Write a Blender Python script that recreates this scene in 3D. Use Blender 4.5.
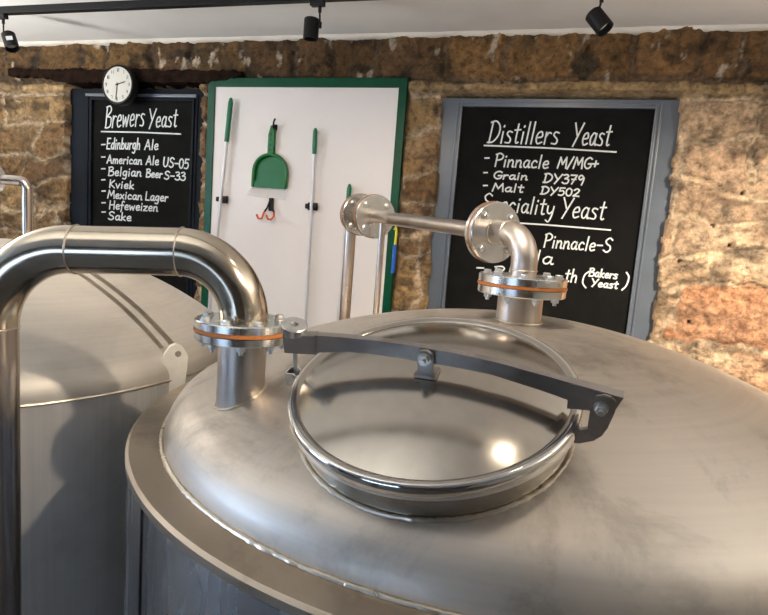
import bpy, bmesh, math, random
import numpy as np
from mathutils import Vector, Matrix

for o in list(bpy.data.objects):
    bpy.data.objects.remove(o, do_unlink=True)
random.seed(7)
SC = bpy.context.scene
COL = SC.collection
PI = math.pi
H = 1.65                      # camera height above the floor
CEIL = 2.675                  # ceiling height
YAW = math.radians(17.4)      # yaw of the stone wall
DW = 3.4
UV = Vector((math.cos(YAW), -math.sin(YAW), 0))
NV = Vector((-math.sin(YAW), -math.cos(YAW), 0))
Z = Vector((0, 0, 1))


def W(u, v, off=0.0):
    """point on the stone wall: u along it, v height relative to the camera, off out of it"""
    return Vector((0, DW, H)) + UV * u + Z * v + NV * off


# ------------------------------------------------------------------ camera
cd = bpy.data.cameras.new('camera')
cam = bpy.data.objects.new('camera', cd)
COL.objects.link(cam)
cd.sensor_fit = 'HORIZONTAL'
cd.sensor_width = 36.0
cd.lens = 600.0 / 768.0 * 36.0
cd.clip_start = 0.02
right = Vector((0.99712153, 0.01023243, 0.07512618))
down = Vector((0.07581983, -0.13456875, -0.98799929))
fwd = Vector((0.0, 0.99085143, -0.13495722))
m = Matrix((right, -down, -fwd)).transposed().to_4x4()
m.translation = Vector((0, 0, H))
cam.matrix_world = m
SC.camera = cam

# ------------------------------------------------------------------ world, exposure
SC.view_settings.view_transform = 'Standard'
SC.view_settings.look = 'None'
SC.view_settings.gamma = 1.0
SC.view_settings.use_curve_mapping = False
SC.view_settings.exposure = 0.0
wd = bpy.data.worlds.new('sky')
SC.world = wd
wd.use_nodes = True
bg = wd.node_tree.nodes['Background']
bg.inputs[0].default_value = (0.55, 0.72, 1.0, 1)
bg.inputs[1].default_value = 4.2

# ------------------------------------------------------------------ the room's lights, plus added ceiling fill
def spot(name, loc, target, power, col=(1.0, 0.85, 0.68), ang=100, blend=0.6, rad=0.03):
    l = bpy.data.lights.new(name, 'SPOT')
    l.energy = power
    l.color = col
    l.spot_size = math.radians(ang)
    l.spot_blend = blend
    l.shadow_soft_size = rad
    o = bpy.data.objects.new(name, l)
    COL.objects.link(o)
    o.location = loc
    o.rotation_euler = (Vector(target) - Vector(loc)).to_track_quat('-Z', 'Y').to_euler()
    return o


LAMPS = [
    # u, off, target u, target v, target off, power, cone, radius
    (-1.75, 2.4, -1.9, -1.00, 0.0, 20, 80, 0.03),
    (-0.35, 2.4, -0.5, -1.10, 0.0, 84, 78, 0.03),
    (0.75, 2.4, 1.1, -0.75, 0.0, 70, 84, 0.03),
    (2.50, 2.4, 1.9, -1.35, 0.0, 680, 78, 0.03),
    (1.20, 2.4, 0.95, -0.90, 2.2, 3.0, 90, 0.045),
    (1.92, 2.87, -1.05, -0.62, 1.73, 110, 38, 0.03),
]
for (u, off, tu, tv, to, pw, cone, rad_) in LAMPS:
    spot('spot_light', W(u, 0.9, off), W(tu, tv, to), pw, ang=cone, blend=0.8, rad=rad_)


def area(name, loc, target, sx, sy, power, col, spread=180):
    l = bpy.data.lights.new(name, 'AREA')
    l.shape = 'RECTANGLE'
    l.size = sx
    l.size_y = sy
    l.spread = math.radians(spread)
    l.energy = power
    l.color = col
    o = bpy.data.objects.new(name, l)
    COL.objects.link(o)
    o.location = loc
    o.rotation_euler = (Vector(target) - Vector(loc)).to_track_quat('-Z', 'Y').to_euler()


# unseen fill lights added to brighten the ceiling, without any fixtures
area('ceiling_fill', W(-3.3, 0.2, 2.2), W(-3.1, 1.2, 2.0), 0.3, 1.8, 108, (1.0, 0.97, 0.92), 150)
area('ceiling_fill', W(3.0, 0.2, 2.2), W(2.8, 1.2, 2.0), 0.3, 1.8, 29, (1.0, 0.96, 0.90), 150)
area('ceiling_fill', W(-0.2, 0.55, 3.5), W(-0.5, 1.3, 2.5), 2.0, 0.3, 11, (1.0, 0.97, 0.92), 100)


# daylight that falls through the two windows behind the photographer
area('daylight', W(-0.9, -0.5, 7.1), W(-0.9, -1.2, 4.0), 2.2, 1.3, 12, (0.45, 0.68, 1.0))
area('daylight', W(-4.7, 0.0, 4.6), W(-2.0, -1.4, 4.2), 1.8, 1.3, 120, (0.45, 0.65, 1.0))


# ------------------------------------------------------------------ materials
def nodes(name):
    mt = bpy.data.materials.new(name)
    mt.use_nodes = True
    nt = mt.node_tree
    b = nt.nodes['Principled BSDF']
    return mt, nt, b


def N(nt, t, **kw):
    n = nt.nodes.new(t)
    for k, v in kw.items():
        setattr(n, k, v)
    return n


def ramp(nt, src, stops):
    r = N(nt, 'ShaderNodeValToRGB')
    el = r.color_ramp.elements
    while len(el) < len(stops):
        el.new(0.5)
    for e, (p, c) in zip(el, stops):
        e.position = p
        e.color = (*c, 1) if len(c) == 3 else c
    nt.links.new(src, r.inputs[0])
    return r


def plain(name, col, rough=0.5, metal=0.0, noise=0.12, scale=14.0, bump=0.0, coat=0.0, spec=0.5):
    mt, nt, b = nodes(name)
    tc = N(nt, 'ShaderNodeTexCoord')
    nz = N(nt, 'ShaderNodeTexNoise')
    nz.inputs['Scale'].default_value = scale
    nz.inputs['Detail'].default_value = 6
    nt.links.new(tc.outputs['Object'], nz.inputs['Vector'])
    lo = tuple(max(0, c * (1 - noise)) for c in col)
    hi = tuple(min(1, c * (1 + noise)) for c in col)
    r = ramp(nt, nz.outputs['Fac'], [(0.3, lo), (0.7, hi)])
    nt.links.new(r.outputs[0], b.inputs['Base Color'])
    b.inputs['Roughness'].default_value = rough
    b.inputs['Metallic'].default_value = metal
    b.inputs['Coat Weight'].default_value = coat
    b.inputs['Specular IOR Level'].default_value = spec
    if bump:
        bp = N(nt, 'ShaderNodeBump')
        bp.inputs['Strength'].default_value = bump
        bp.inputs['Distance'].default_value = 0.002
        nt.links.new(nz.outputs['Fac'], bp.inputs['Height'])
        nt.links.new(bp.outputs[0], b.inputs['Normal'])
    return mt


def steel(name, col=(0.60, 0.56, 0.50), rough=0.34, rvar=0.10, mode='round', stain=0.25, bump=0.15, fine=90.0, metal=1.0):
    """brushed stainless steel; 'round' runs the brushing lines around the object's z axis"""
    mt, nt, b = nodes(name)
    tc = N(nt, 'ShaderNodeTexCoord')
    sep = N(nt, 'ShaderNodeSeparateXYZ')
    nt.links.new(tc.outputs['Object'], sep.inputs[0])
    comb = N(nt, 'ShaderNodeCombineXYZ')

    def mth(op, a, b_=None, v=None):
        n = N(nt, 'ShaderNodeMath', operation=op)
        nt.links.new(a, n.inputs[0])
        if b_ is not None:
            nt.links.new(b_, n.inputs[1])
        elif v is not None:
            n.inputs[1].default_value = v
        return n.outputs[0]
    if mode == 'round':
        xx = mth('MULTIPLY', sep.outputs[0], sep.outputs[0])
        yy = mth('MULTIPLY', sep.outputs[1], sep.outputs[1])
        rr = mth('SQRT', mth('ADD', xx, yy))
        an = N(nt, 'ShaderNodeMath', operation='ARCTAN2')
        nt.links.new(sep.outputs[1], an.inputs[0])
        nt.links.new(sep.outputs[0], an.inputs[1])
        nt.links.new(mth('MULTIPLY', rr, v=fine), comb.inputs[0])
        nt.links.new(mth('MULTIPLY', sep.outputs[2], v=fine), comb.inputs[1])
        nt.links.new(mth('MULTIPLY', an.outputs[0], v=1.6), comb.inputs[2])
    elif mode == 'vertical':
        nt.links.new(mth('MULTIPLY', sep.outputs[0], v=fine), comb.inputs[0])
        nt.links.new(mth('MULTIPLY', sep.outputs[1], v=fine), comb.inputs[1])
        nt.links.new(mth('MULTIPLY', sep.outputs[2], v=2.0), comb.inputs[2])
    elif mode == 'along_x':
        nt.links.new(mth('MULTIPLY', sep.outputs[0], v=3.0), comb.inputs[0])
        nt.links.new(mth('MULTIPLY', sep.outputs[1], v=fine), comb.inputs[1])
        nt.links.new(mth('MULTIPLY', sep.outputs[2], v=fine), comb.inputs[2])
    else:
        nt.links.new(mth('MULTIPLY', sep.outputs[0], v=40.0), comb.inputs[0])
        nt.links.new(mth('MULTIPLY', sep.outputs[1], v=40.0), comb.inputs[1])
        nt.links.new(mth('MULTIPLY', sep.outputs[2], v=40.0), comb.inputs[2])
    br = N(nt, 'ShaderNodeTexNoise')
    br.inputs['Scale'].default_value = 1.0
    br.inputs['Detail'].default_value = 1.5 if mode == 'vertical' else 5
    nt.links.new(comb.outputs[0], br.inputs['Vector'])
    st = N(nt, 'ShaderNodeTexNoise')
    st.inputs['Scale'].default_value = 4.5
    st.inputs['Detail'].default_value = 13
    st.inputs['Roughness'].default_value = 0.68
    st.inputs['Distortion'].default_value = 0.4
    nt.links.new(tc.outputs['Object'], st.inputs['Vector'])
    dark = tuple(c * (1 - stain) for c in col)
    r = ramp(nt, st.outputs['Fac'], [(0.33, dark), (0.5, col), (0.7, tuple(min(1, c * 1.06) for c in col))])
    mx = N(nt, 'ShaderNodeMixRGB', blend_type='MULTIPLY')
    mx.inputs[0].default_value = 0.5
    r2 = ramp(nt, br.outputs['Fac'], [(0.3, (0.80, 0.80, 0.80)), (0.7, (1, 1, 1))])
    nt.links.new(r.outputs[0], mx.inputs[1])
    nt.links.new(r2.outputs[0], mx.inputs[2])
    nt.links.new(mx.outputs[0], b.inputs['Base Color'])
    b.inputs['Metallic'].default_value = metal
    mr = N(nt, 'ShaderNodeMapRange')
    mr.inputs['From Min'].default_value = 0.3
    mr.inputs['From Max'].default_value = 0.7
    mr.inputs['To Min'].default_value = max(0.02, rough - rvar)
    mr.inputs['To Max'].default_value = rough + rvar
    ad = N(nt, 'ShaderNodeMixRGB', blend_type='MIX')
    ad.inputs[0].default_value = 0.45
    nt.links.new(br.outputs['Fac'], ad.inputs[1])
    nt.links.new(st.outputs['Fac'], ad.inputs[2])
    nt.links.new(ad.outputs[0], mr.inputs['Value'])
    nt.links.new(mr.outputs[0], b.inputs['Roughness'])
    bp = N(nt, 'ShaderNodeBump')
    bp.inputs['Strength'].default_value = bump
    bp.inputs['Distance'].default_value = 0.0006
    nt.links.new(br.outputs['Fac'], bp.inputs['Height'])
    nt.links.new(bp.outputs[0], b.inputs['Normal'])
    return mt


M = {}
M['dome'] = steel('dome_steel', (0.68, 0.61, 0.525), 0.48, 0.07, 'round', 0.42, 0.3, metal=0.85)
M['dome2'] = steel('pale_dome_steel', (0.60, 0.56, 0.50), 0.52, 0.06, 'round', 0.10, 0.15, metal=0.6)
M['ring'] = steel('shoulder_steel', (0.46, 0.39, 0.31), 0.42, 0.1, 'spots', 0.35, 0.2)
M['jacket'] = steel('jacket_steel', (0.52, 0.53, 0.56), 0.27, 0.015, 'vertical', 0.10, 0.0, fine=40)
M['jacket2'] = steel('dull_jacket_steel', (0.56, 0.54, 0.50), 0.5, 0.08, 'vertical', 0.15, 0.1, metal=0.35)
M['polished'] = steel('polished_steel', (0.66, 0.62, 0.56), 0.11, 0.03, 'round', 0.04, 0.02)
M['neck'] = steel('darkened_neck_steel', (0.42, 0.39, 0.34), 0.14, 0.04, 'round', 0.3, 0.02)  # base colour darkened to stand in for the neck's dark reflection
M['mirror'] = steel('mirror_steel', (0.78, 0.76, 0.73), 0.07, 0.02, 'round', 0.04, 0.0)
M['pipe'] = steel('pipe_steel', (0.68, 0.595, 0.47), 0.17, 0.05, 'along_x', 0.12, 0.08)
M['pipe_dull'] = steel('dull_pipe_steel', (0.66, 0.58, 0.51), 0.40, 0.06, 'spots', 0.12, 0.1)
M['pipe_brushed'] = steel('brushed_pipe_steel', (0.55, 0.48, 0.42), 0.24, 0.01, 'vertical', 0.03, 0.0, fine=20)
M['run'] = steel('run_pipe_steel', (0.58, 0.51, 0.45), 0.30, 0.04, 'free', 0.08, 0.0)
M['flange'] = steel('flange_steel', (0.76, 0.75, 0.72), 0.25, 0.06, 'spots', 0.08, 0.1)
M['bolt'] = steel('bolt_steel', (0.72, 0.72, 0.70), 0.30, 0.05, 'spots', 0.1, 0.1)
M['strap'] = steel('strap_steel', (0.42, 0.39, 0.37), 0.36, 0.08, 'along_x', 0.3, 0.2)
M['lug'] = steel('lug_steel', (0.86, 0.82, 0.73), 0.5, 0.05, 'spots', 0.05, 0.05, metal=0.3)
M['weld'] = steel('weld_steel', (0.74, 0.66, 0.54), 0.36, 0.15, 'spots', 0.3, 0.6)
M['gasket'] = plain('orange_gasket', (0.62, 0.22, 0.06), 0.55)
M['copper'] = plain('brown_gasket', (0.36, 0.17, 0.09), 0.5)
M['white'] = plain('white_board', (0.74, 0.70, 0.68), 0.38, noise=0.02, scale=3)
M['green'] = plain('green_paint', (0.0, 0.062, 0.028), 0.35, noise=0.15, spec=0.25)
M['green_plastic'] = plain('green_plastic', (0.0, 0.12, 0.02), 0.35, noise=0.08)
M['green_grip'] = plain('green_grip', (0.0, 0.14, 0.065), 0.4, noise=0.06)
M['alu'] = plain('white_aluminium', (0.66, 0.66, 0.68), 0.35, metal=0.3, noise=0.03)
M['black'] = plain('black_plastic', (0.007, 0.007, 0.008), 0.45, spec=0.3)
M['blackmetal'] = plain('black_metal', (0.005, 0.005, 0.006), 0.5, spec=0.25)
M['slate'] = plain('chalkboard_black', (0.008, 0.008, 0.008), 0.85, noise=0.25, scale=9, spec=0.08)
M['framegrey'] = plain('blue_grey_paint', (0.095, 0.118, 0.15), 0.30, noise=0.12, scale=5)
M['framedark'] = plain('dark_blue_paint', (0.006, 0.009, 0.015), 0.6, noise=0.2, scale=5, spec=0.12)
M['chalk'] = plain('chalk', (0.74, 0.78, 0.78), 0.8, noise=0.05, scale=60)
M['clockface'] = plain('clock_face', (0.60, 0.59, 0.54), 0.6, noise=0.02)
M['red'] = plain('red_rubber', (0.75, 0.12, 0.04), 0.4)
M['blue'] = plain('blue_plastic', (0.01, 0.12, 0.55), 0.4)
M['yellow'] = plain('yellow_plastic', (0.65, 0.62, 0.03), 0.4)
M['ceiling'] = plain('ceiling_plaster', (0.88, 0.88, 0.87), 0.85, noise=0.04, scale=2.5, bump=0.2)
M['plaster'] = plain('wall_plaster', (0.66, 0.60, 0.50), 0.85, noise=0.05, scale=3, bump=0.2)
M['dark_plaster'] = plain('dark_plaster', (0.14, 0.13, 0.12), 0.85, noise=0.05, scale=3, bump=0.2)
M['trim'] = plain('white_plaster', (0.82, 0.78, 0.70), 0.8, noise=0.05, bump=0.3)
M['floor'] = plain('concrete_floor', (0.10, 0.10, 0.10), 0.55, noise=0.2, scale=4, bump=0.2)
M['wood'] = plain('dark_timber', (0.014, 0.007, 0.0045), 0.9, noise=0.8, scale=22, bump=1.0, spec=0.08)
M['label'] = plain('white_label', (0.8, 0.8, 0.8), 0.6)
M['grating'] = plain('dark_grating', (0.10, 0.10, 0.10), 0.6)
gm, gnt, gb = nodes('window_glass')
gb.inputs['Transmission Weight'].default_value = 1.0
gb.inputs['Roughness'].default_value = 0.0
gb.inputs['IOR'].default_value = 1.1
M['glass'] = gm
lm, lnt, lb = nodes('clear_lip')
lb.inputs['Base Color'].default_value = (0.7, 0.7, 0.68, 1)
lb.inputs['Alpha'].default_value = 0.22
M['lip'] = lm

# stone wall: the colour of each stone is a vertex attribute, the grain is procedural
sm, nt, b = nodes('rubble_stone')
at = N(nt, 'ShaderNodeAttribute', attribute_name='stone')
tc = N(nt, 'ShaderNodeTexCoord')
n1 = N(nt, 'ShaderNodeTexNoise'); n1.inputs['Scale'].default_value = 30; n1.inputs['Detail'].default_value = 10; n1.inputs['Roughness'].default_value = 0.7
n2 = N(nt, 'ShaderNodeTexNoise'); n2.inputs['Scale'].default_value = 5; n2.inputs['Detail'].default_value = 8; n2.inputs['Distortion'].default_value = 1.2
nt.links.new(tc.outputs['Object'], n1.inputs['Vector']); nt.links.new(tc.outputs['Object'], n2.inputs['Vector'])
r1 = ramp(nt, n1.outputs['Fac'], [(0.3, (0.22, 0.17, 0.13)), (0.48, (0.95, 0.93, 0.9)), (0.7, (1.7, 1.65, 1.6))])
r2 = ramp(nt, n2.outputs['Fac'], [(0.3, (0.55, 0.55, 0.55)), (0.6, (1.15, 1.12, 1.08))])
m1 = N(nt, 'ShaderNodeMixRGB', blend_type='MULTIPLY'); m1.inputs[0].default_value = 0.9
m2 = N(nt, 'ShaderNodeMixRGB', blend_type='MULTIPLY'); m2.inputs[0].default_value = 0.8
nt.links.new(at.outputs['Color'], m1.inputs[1]); nt.links.new(r1.outputs[0], m1.inputs[2])
nt.links.new(m1.outputs[0], m2.inputs[1]); nt.links.new(r2.outputs[0], m2.inputs[2])
nt.links.new(m2.outputs[0], b.inputs['Base Color'])
b.inputs['Roughness'].default_value = 0.85
bp = N(nt, 'ShaderNodeBump'); bp.inputs['Strength'].default_value = 1.0; bp.inputs['Distance'].default_value = 0.035
nt.links.new(n1.outputs['Fac'], bp.inputs['Height']); nt.links.new(bp.outputs[0], b.inputs['Normal'])
M['stone'] = sm


# ------------------------------------------------------------------ object helpers
def empty(name, loc, label=None, cat=None, group=None):
    o = bpy.data.objects.new(name, None)
    o.empty_display_size = 0.1
    COL.objects.link(o)
    o.location = loc
    if label: o['label'] = label
    if cat: o['category'] = cat
    if group: o['group'] = group
    return o


def origin_of(p):
    v = Vector((0, 0, 0))
    while p is not None:
        v += p.location
        p = p.parent
    return v


def obj(name, bm, mat, parent=None, smooth=True, origin=None, auto=40):
    """link a bmesh given in world coordinates as ONE object"""
    me = bpy.data.meshes.new(name)
    po = origin_of(parent)
    og = Vector(origin) if origin is not None else po
    bmesh.ops.recalc_face_normals(bm, faces=bm.faces)
    bmesh.ops.translate(bm, verts=bm.verts, vec=-og)
    bm.to_mesh(me)
    bm.free()
    me.materials.append(mat)
    if smooth:
        me.polygons.foreach_set('use_smooth', [True] * len(me.polygons))
        me.set_sharp_from_angle(angle=math.radians(auto))
    o = bpy.data.objects.new(name, me)
    COL.objects.link(o)
    o.parent = parent
    o.location = og - po
    return o


def tag(o, label, cat, group=None):
    o['label'] = label
    o['category'] = cat
    if group: o['group'] = group
    return o


def structure(o):
    o['kind'] = 'structure'
    return o


def frame(axis, hint=Vector((0, 0, 1))):
    a = Vector(axis).normalized()
    h = Vector(hint)
    if abs(a.dot(h.normalized())) > 0.95:
        h = Vector((1, 0, 0))
    x = h.cross(a).normalized()
    y = a.cross(x)
    return x, y, a


def lathe(bm, prof, base, axis=(0, 0, 1), seg=64, closed=False, wob=None):
    """revolve (r, h) profile about an axis through base"""
    x, y, a = frame(axis)
    base = Vector(base)
    rings = []
    for (r, h) in prof:
        if r < 1e-6:
            rings.append([bm.verts.new(base + a * h)])
        else:
            ring = []
            for i in range(seg):
                t = 2 * PI * i / seg
                ring.append(bm.verts.new(base + a * h + (x * math.cos(t) + y * math.sin(t)) * r))
            rings.append(ring)
    pairs = list(zip(rings[:-1], rings[1:]))
    if closed:
        pairs.append((rings[-1], rings[0]))
    for A, B in pairs:
        if len(A) == 1 and len(B) == 1:
            continue
        for i in range(seg):
            j = (i + 1) % seg
            if len(A) == 1:
                bm.faces.new((A[0], B[i], B[j]))
            elif len(B) == 1:
                bm.faces.new((A[i], A[j], B[0]))
            else:
                bm.faces.new((A[i], A[j], B[j], B[i]))
    return bm


def tube(bm, pts, rad, seg=16, caps=True, closed=False):
    pts = [Vector(p) for p in pts]
    n = len(pts)
    rads = rad if isinstance(rad, (list, tuple)) else [rad] * n
    tans = []
    for i in range(n):
        if closed:
            t = pts[(i + 1) % n] - pts[i - 1]
        else:
            t = pts[min(i + 1, n - 1)] - pts[max(i - 1, 0)]
        tans.append(t.normalized())
    x, y, _ = frame(tans[0])
    rings = []
    for i in range(n):
        t = tans[i]
        x = (x - t * x.dot(t)).normalized()
        y = t.cross(x)
        rings.append([bm.verts.new(pts[i] + (x * math.cos(2 * PI * k / seg) + y * math.sin(2 * PI * k / seg)) * rads[i]) for k in range(seg)])
    rng = range(n if closed else n - 1)
    for i in rng:
        A, B = rings[i], rings[(i + 1) % n]
        for k in range(seg):
            j = (k + 1) % seg
            bm.faces.new((A[k], A[j], B[j], B[k]))
    if caps and not closed:
        bm.faces.new(rings[0])
        bm.faces.new(rings[-1])
    return bm


def box(bm, c, ax, ay, az, sx, sy, sz, bev=0.0):
    """box centred at c with half-axes along ax, ay, az and full sizes sx, sy, sz"""
    ax, ay, az = Vector(ax).normalized(), Vector(ay).normalized(), Vector(az).normalized()
    r = bmesh.ops.create_cube(bm, size=1.0)
    mt = Matrix((ax * sx, ay * sy, az * sz)).transposed().to_4x4()
    mt.translation = Vector(c)
    bmesh.ops.transform(bm, matrix=mt, verts=r['verts'])
    if bev:
        es = list({e for v in r['verts'] for e in v.link_edges})
        bmesh.ops.bevel(bm, geom=es, offset=bev, segments=2, affect='EDGES', profile=0.7)
    return bm


def wbox(bm, u0, u1, v0, v1, o0, o1, bev=0.0):
    return box(bm, W((u0 + u1) / 2, (v0 + v1) / 2, (o0 + o1) / 2), UV, NV, Z, u1 - u0, abs(o1 - o0), v1 - v0, bev)


def prism(bm, poly, thick, to3, nrm, bev=0.0):
    """extrude a 2-D outline; to3 maps (a, b) to a point, nrm is the extrusion direction"""
    nrm = Vector(nrm).normalized()
    A = [bm.verts.new(to3(a, b) - nrm * thick / 2) for a, b in poly]
    B = [bm.verts.new(to3(a, b) + nrm * thick / 2) for a, b in poly]
    f1 = bm.faces.new(A)
    f2 = bm.faces.new(list(reversed(B)))
    n = len(poly)
    for i in range(n):
        j = (i + 1) % n
        bm.faces.new((A[i], B[i], B[j], A[j]))
    if bev:
        es = list(set(f1.edges) | set(f2.edges))
        bmesh.ops.bevel(bm, geom=es, offset=bev, segments=2, affect='EDGES')
    return bm


def arc(c, a, b, r, t0, t1, n=14):
    c, a, b = Vector(c), Vector(a).normalized(), Vector(b).normalized()
    return [c + (a * math.cos(t0 + (t1 - t0) * i / n) + b * math.sin(t0 + (t1 - t0) * i / n)) * r for i in range(n + 1)]


def hexbolt(bm, c, axis, r=0.009, h=0.008, shank=0.0, washer=True):
    x, y, a = frame(axis)
    c = Vector(c)
    if washer:
        lathe(bm, [(0, 0), (r * 1.18, 0), (r * 1.18, 0.0018), (0, 0.0018)], c, axis, 16)
    P = [c + (x * math.cos(i * PI / 3) + y * math.sin(i * PI / 3)) * r for i in range(6)]
    A = [bm.verts.new(p + a * 0.0018) for p in P]
    B = [bm.verts.new(p + a * (h - 0.0012)) for p in P]
    Cc = [bm.verts.new(c + (p - c) * 0.88 + a * h) for p in P]
    bm.faces.new(A)
    bm.faces.new(Cc)
    for i in range(6):
        j = (i + 1) % 6
        bm.faces.new((A[i], A[j], B[j], B[i]))
        bm.faces.new((B[i], B[j], Cc[j], Cc[i]))
    if shank:
        lathe(bm, [(0, h), (r * 0.5, h), (r * 0.5, h + shank), (0, h + shank)], c, axis, 12)
    return bm


def bolts(parent, mat, centre, axis, rc, n, r, h, phase=0.0, gap=None, shank=0.0):
    """n bolts on a bolt circle; copies share one mesh. gap: distance to the nut side (negative axis)"""
    x, y, a = frame(axis)
    first = None
    for i in range(n):
        t = 2 * PI * (i + 0.5) / n + phase
        p = Vector(centre) + (x * math.cos(t) + y * math.sin(t)) * rc
        if first is None:
            bm = bmesh.new()
            hexbolt(bm, p, a, r, h, shank)
            if gap:
                hexbolt(bm, p - a * gap, -a, r, h * 1.1, shank * 1.5)
            first = obj('bolt', bm, mat, parent, smooth=False, origin=p)
        else:
            o = first.copy()
            COL.objects.link(o)
            o.parent = parent
            o.location = p - origin_of(parent)
    return first

# ================================================================== THE SETTING
UL, UR, OB = -4.3, 3.7, 6.6      # room extents: along the wall, and depth from it


def panel(name, pts, mat):
    bm = bmesh.new()
    bm.faces.new([bm.verts.new(p) for p in pts])
    return structure(obj(name, bm, mat, smooth=False))


def slab(name, u0, u1, v0, v1, o0, o1, mat):
    bm = bmesh.new()
    wbox(bm, u0, u1, v0, v1, o0, o1)
    return structure(obj(name, bm, mat, smooth=False))


slab('floor', UL - 0.1, UR + 0.1, -H - 0.1, -H, -0.35, OB + 0.1, M['floor'])
slab('ceiling', UL - 0.1, UR + 0.1, CEIL - H, CEIL - H + 0.1, -0.35, OB + 0.1, M['ceiling'])
slab('wall_right', UR, UR + 0.1, -H, CEIL - H, -0.3, OB, M['plaster'])


def holed_wall(name, fn, a0, a1, h0, h1, mat='plaster', v0=-H, v1=CEIL - H):
    bm = bmesh.new()
    for (p, q, r, s) in ((fn[0], a0, v0, v1), (a1, fn[1], v0, v1), (a0, a1, v0, h0), (a0, a1, h1, v1)):
        if fn[2] == 'back':
            wbox(bm, p, q, r, s, OB, OB + 0.1)
        else:
            wbox(bm, UL - 0.1, UL, r, s, p, q)
    return structure(obj(name, bm, M[mat], smooth=False))


holed_wall('wall_back', (UL, UR, 'back'), -2.0, 0.2, -1.15, -0.15, 'dark_plaster')
holed_wall('wall_left', (-0.3, OB, 'left'), 3.7, 5.5, -0.65, 0.65)

for nm, back in (('window_1', True), ('window_2', False)):
    a0, a1 = (-2.0, 0.2) if back else (3.7, 5.5)
    b0, b1 = (-1.15, -0.15) if back else (-0.65, 0.65)
    bm = bmesh.new()
    def wb(p, q, r, s):
        if back: wbox(bm, p, q, r, s, OB + 0.02, OB + 0.07)
        else: wbox(bm, UL - 0.07, UL - 0.02, r, s, p, q)
    wb(a0, a1, b0, b0 + 0.05); wb(a0, a1, b1 - 0.05, b1); wb(a0, a0 + 0.05, b0 + 0.05, b1 - 0.05); wb(a1 - 0.05, a1, b0 + 0.05, b1 - 0.05)
    mid = (a0 + a1) / 2
    wb(mid - 0.02, mid + 0.02, b0 + 0.05, b1 - 0.05); wb(a0 + 0.05, a1 - 0.05, b1 - 0.45, b1 - 0.41)
    wo = structure(obj(nm, bm, M['trim'], smooth=False))
    bm = bmesh.new()
    if back: wbox(bm, a0 + 0.04, a1 - 0.04, b0 + 0.04, b1 - 0.04, OB + 0.043, OB + 0.047)
    else: wbox(bm, UL - 0.047, UL - 0.043, -0.61, 0.61, a0 + 0.04, a1 - 0.04)
    obj('pane', bm, M['glass'], wo, smooth=False)

# ------------------------------------------------------------------ rubble stone wall
rs = np.random.RandomState(11)


def vnoise(x, y, seed, per=256):
    g = np.random.RandomState(seed).rand(per, per)
    xi = np.floor(x).astype(int); yi = np.floor(y).astype(int)
    fx = x - xi; fy = y - yi
    fx = fx * fx * (3 - 2 * fx); fy = fy * fy * (3 - 2 * fy)
    a = g[xi % per, yi % per]; b_ = g[(xi + 1) % per, yi % per]
    c = g[xi % per, (yi + 1) % per]; d = g[(xi + 1) % per, (yi + 1) % per]
    return (a * (1 - fx) + b_ * fx) * (1 - fy) + (c * (1 - fx) + d * fx) * fy


def fbm(x, y, seed, oct_=5, gain=0.55):
    s = 0; a = 1; t = 0
    for i in range(oct_):
        s = s + a * (vnoise(x * 2 ** i + 7.3 * i, y * 2 ** i + 3.1 * i, seed + i) - 0.5); t += a; a *= gain
    return s / t * 2


ug = np.r_[np.linspace(UL, -3.1, 20)[:-1], np.arange(-3.1, 2.3, 0.0095), np.linspace(2.3, UR, 26)]
vg = np.r_[np.linspace(-H, -0.8, 14)[:-1], np.arange(-0.8, CEIL - H, 0.0095), [CEIL - H]]
Ug, Vg = np.meshgrid(ug, vg, indexing='ij')
wu = Ug + 0.10 * fbm(Ug * 4, Vg * 4, 50, 4) + 0.012 * fbm(Ug * 22, Vg * 22, 60, 3)
wv = Vg + 0.085 * fbm(Ug * 3.5 + 9, Vg * 3.5, 70, 4) + 0.012 * fbm(Ug * 22, Vg * 22 + 5, 80, 3)
wv = np.where(Vg > 0.66, Vg + 0.35 * (wv - Vg), wv)
rows = [-1.8, -1.35, -1.0, -0.72, -0.47, -0.17, -0.045, 0.14, 0.30, 0.52, 0.70, 0.785, 1.1]
mort = np.ones_like(Ug) * 9.0
colr = np.zeros(Ug.shape + (3,)); lift = np.zeros_like(Ug)
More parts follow.
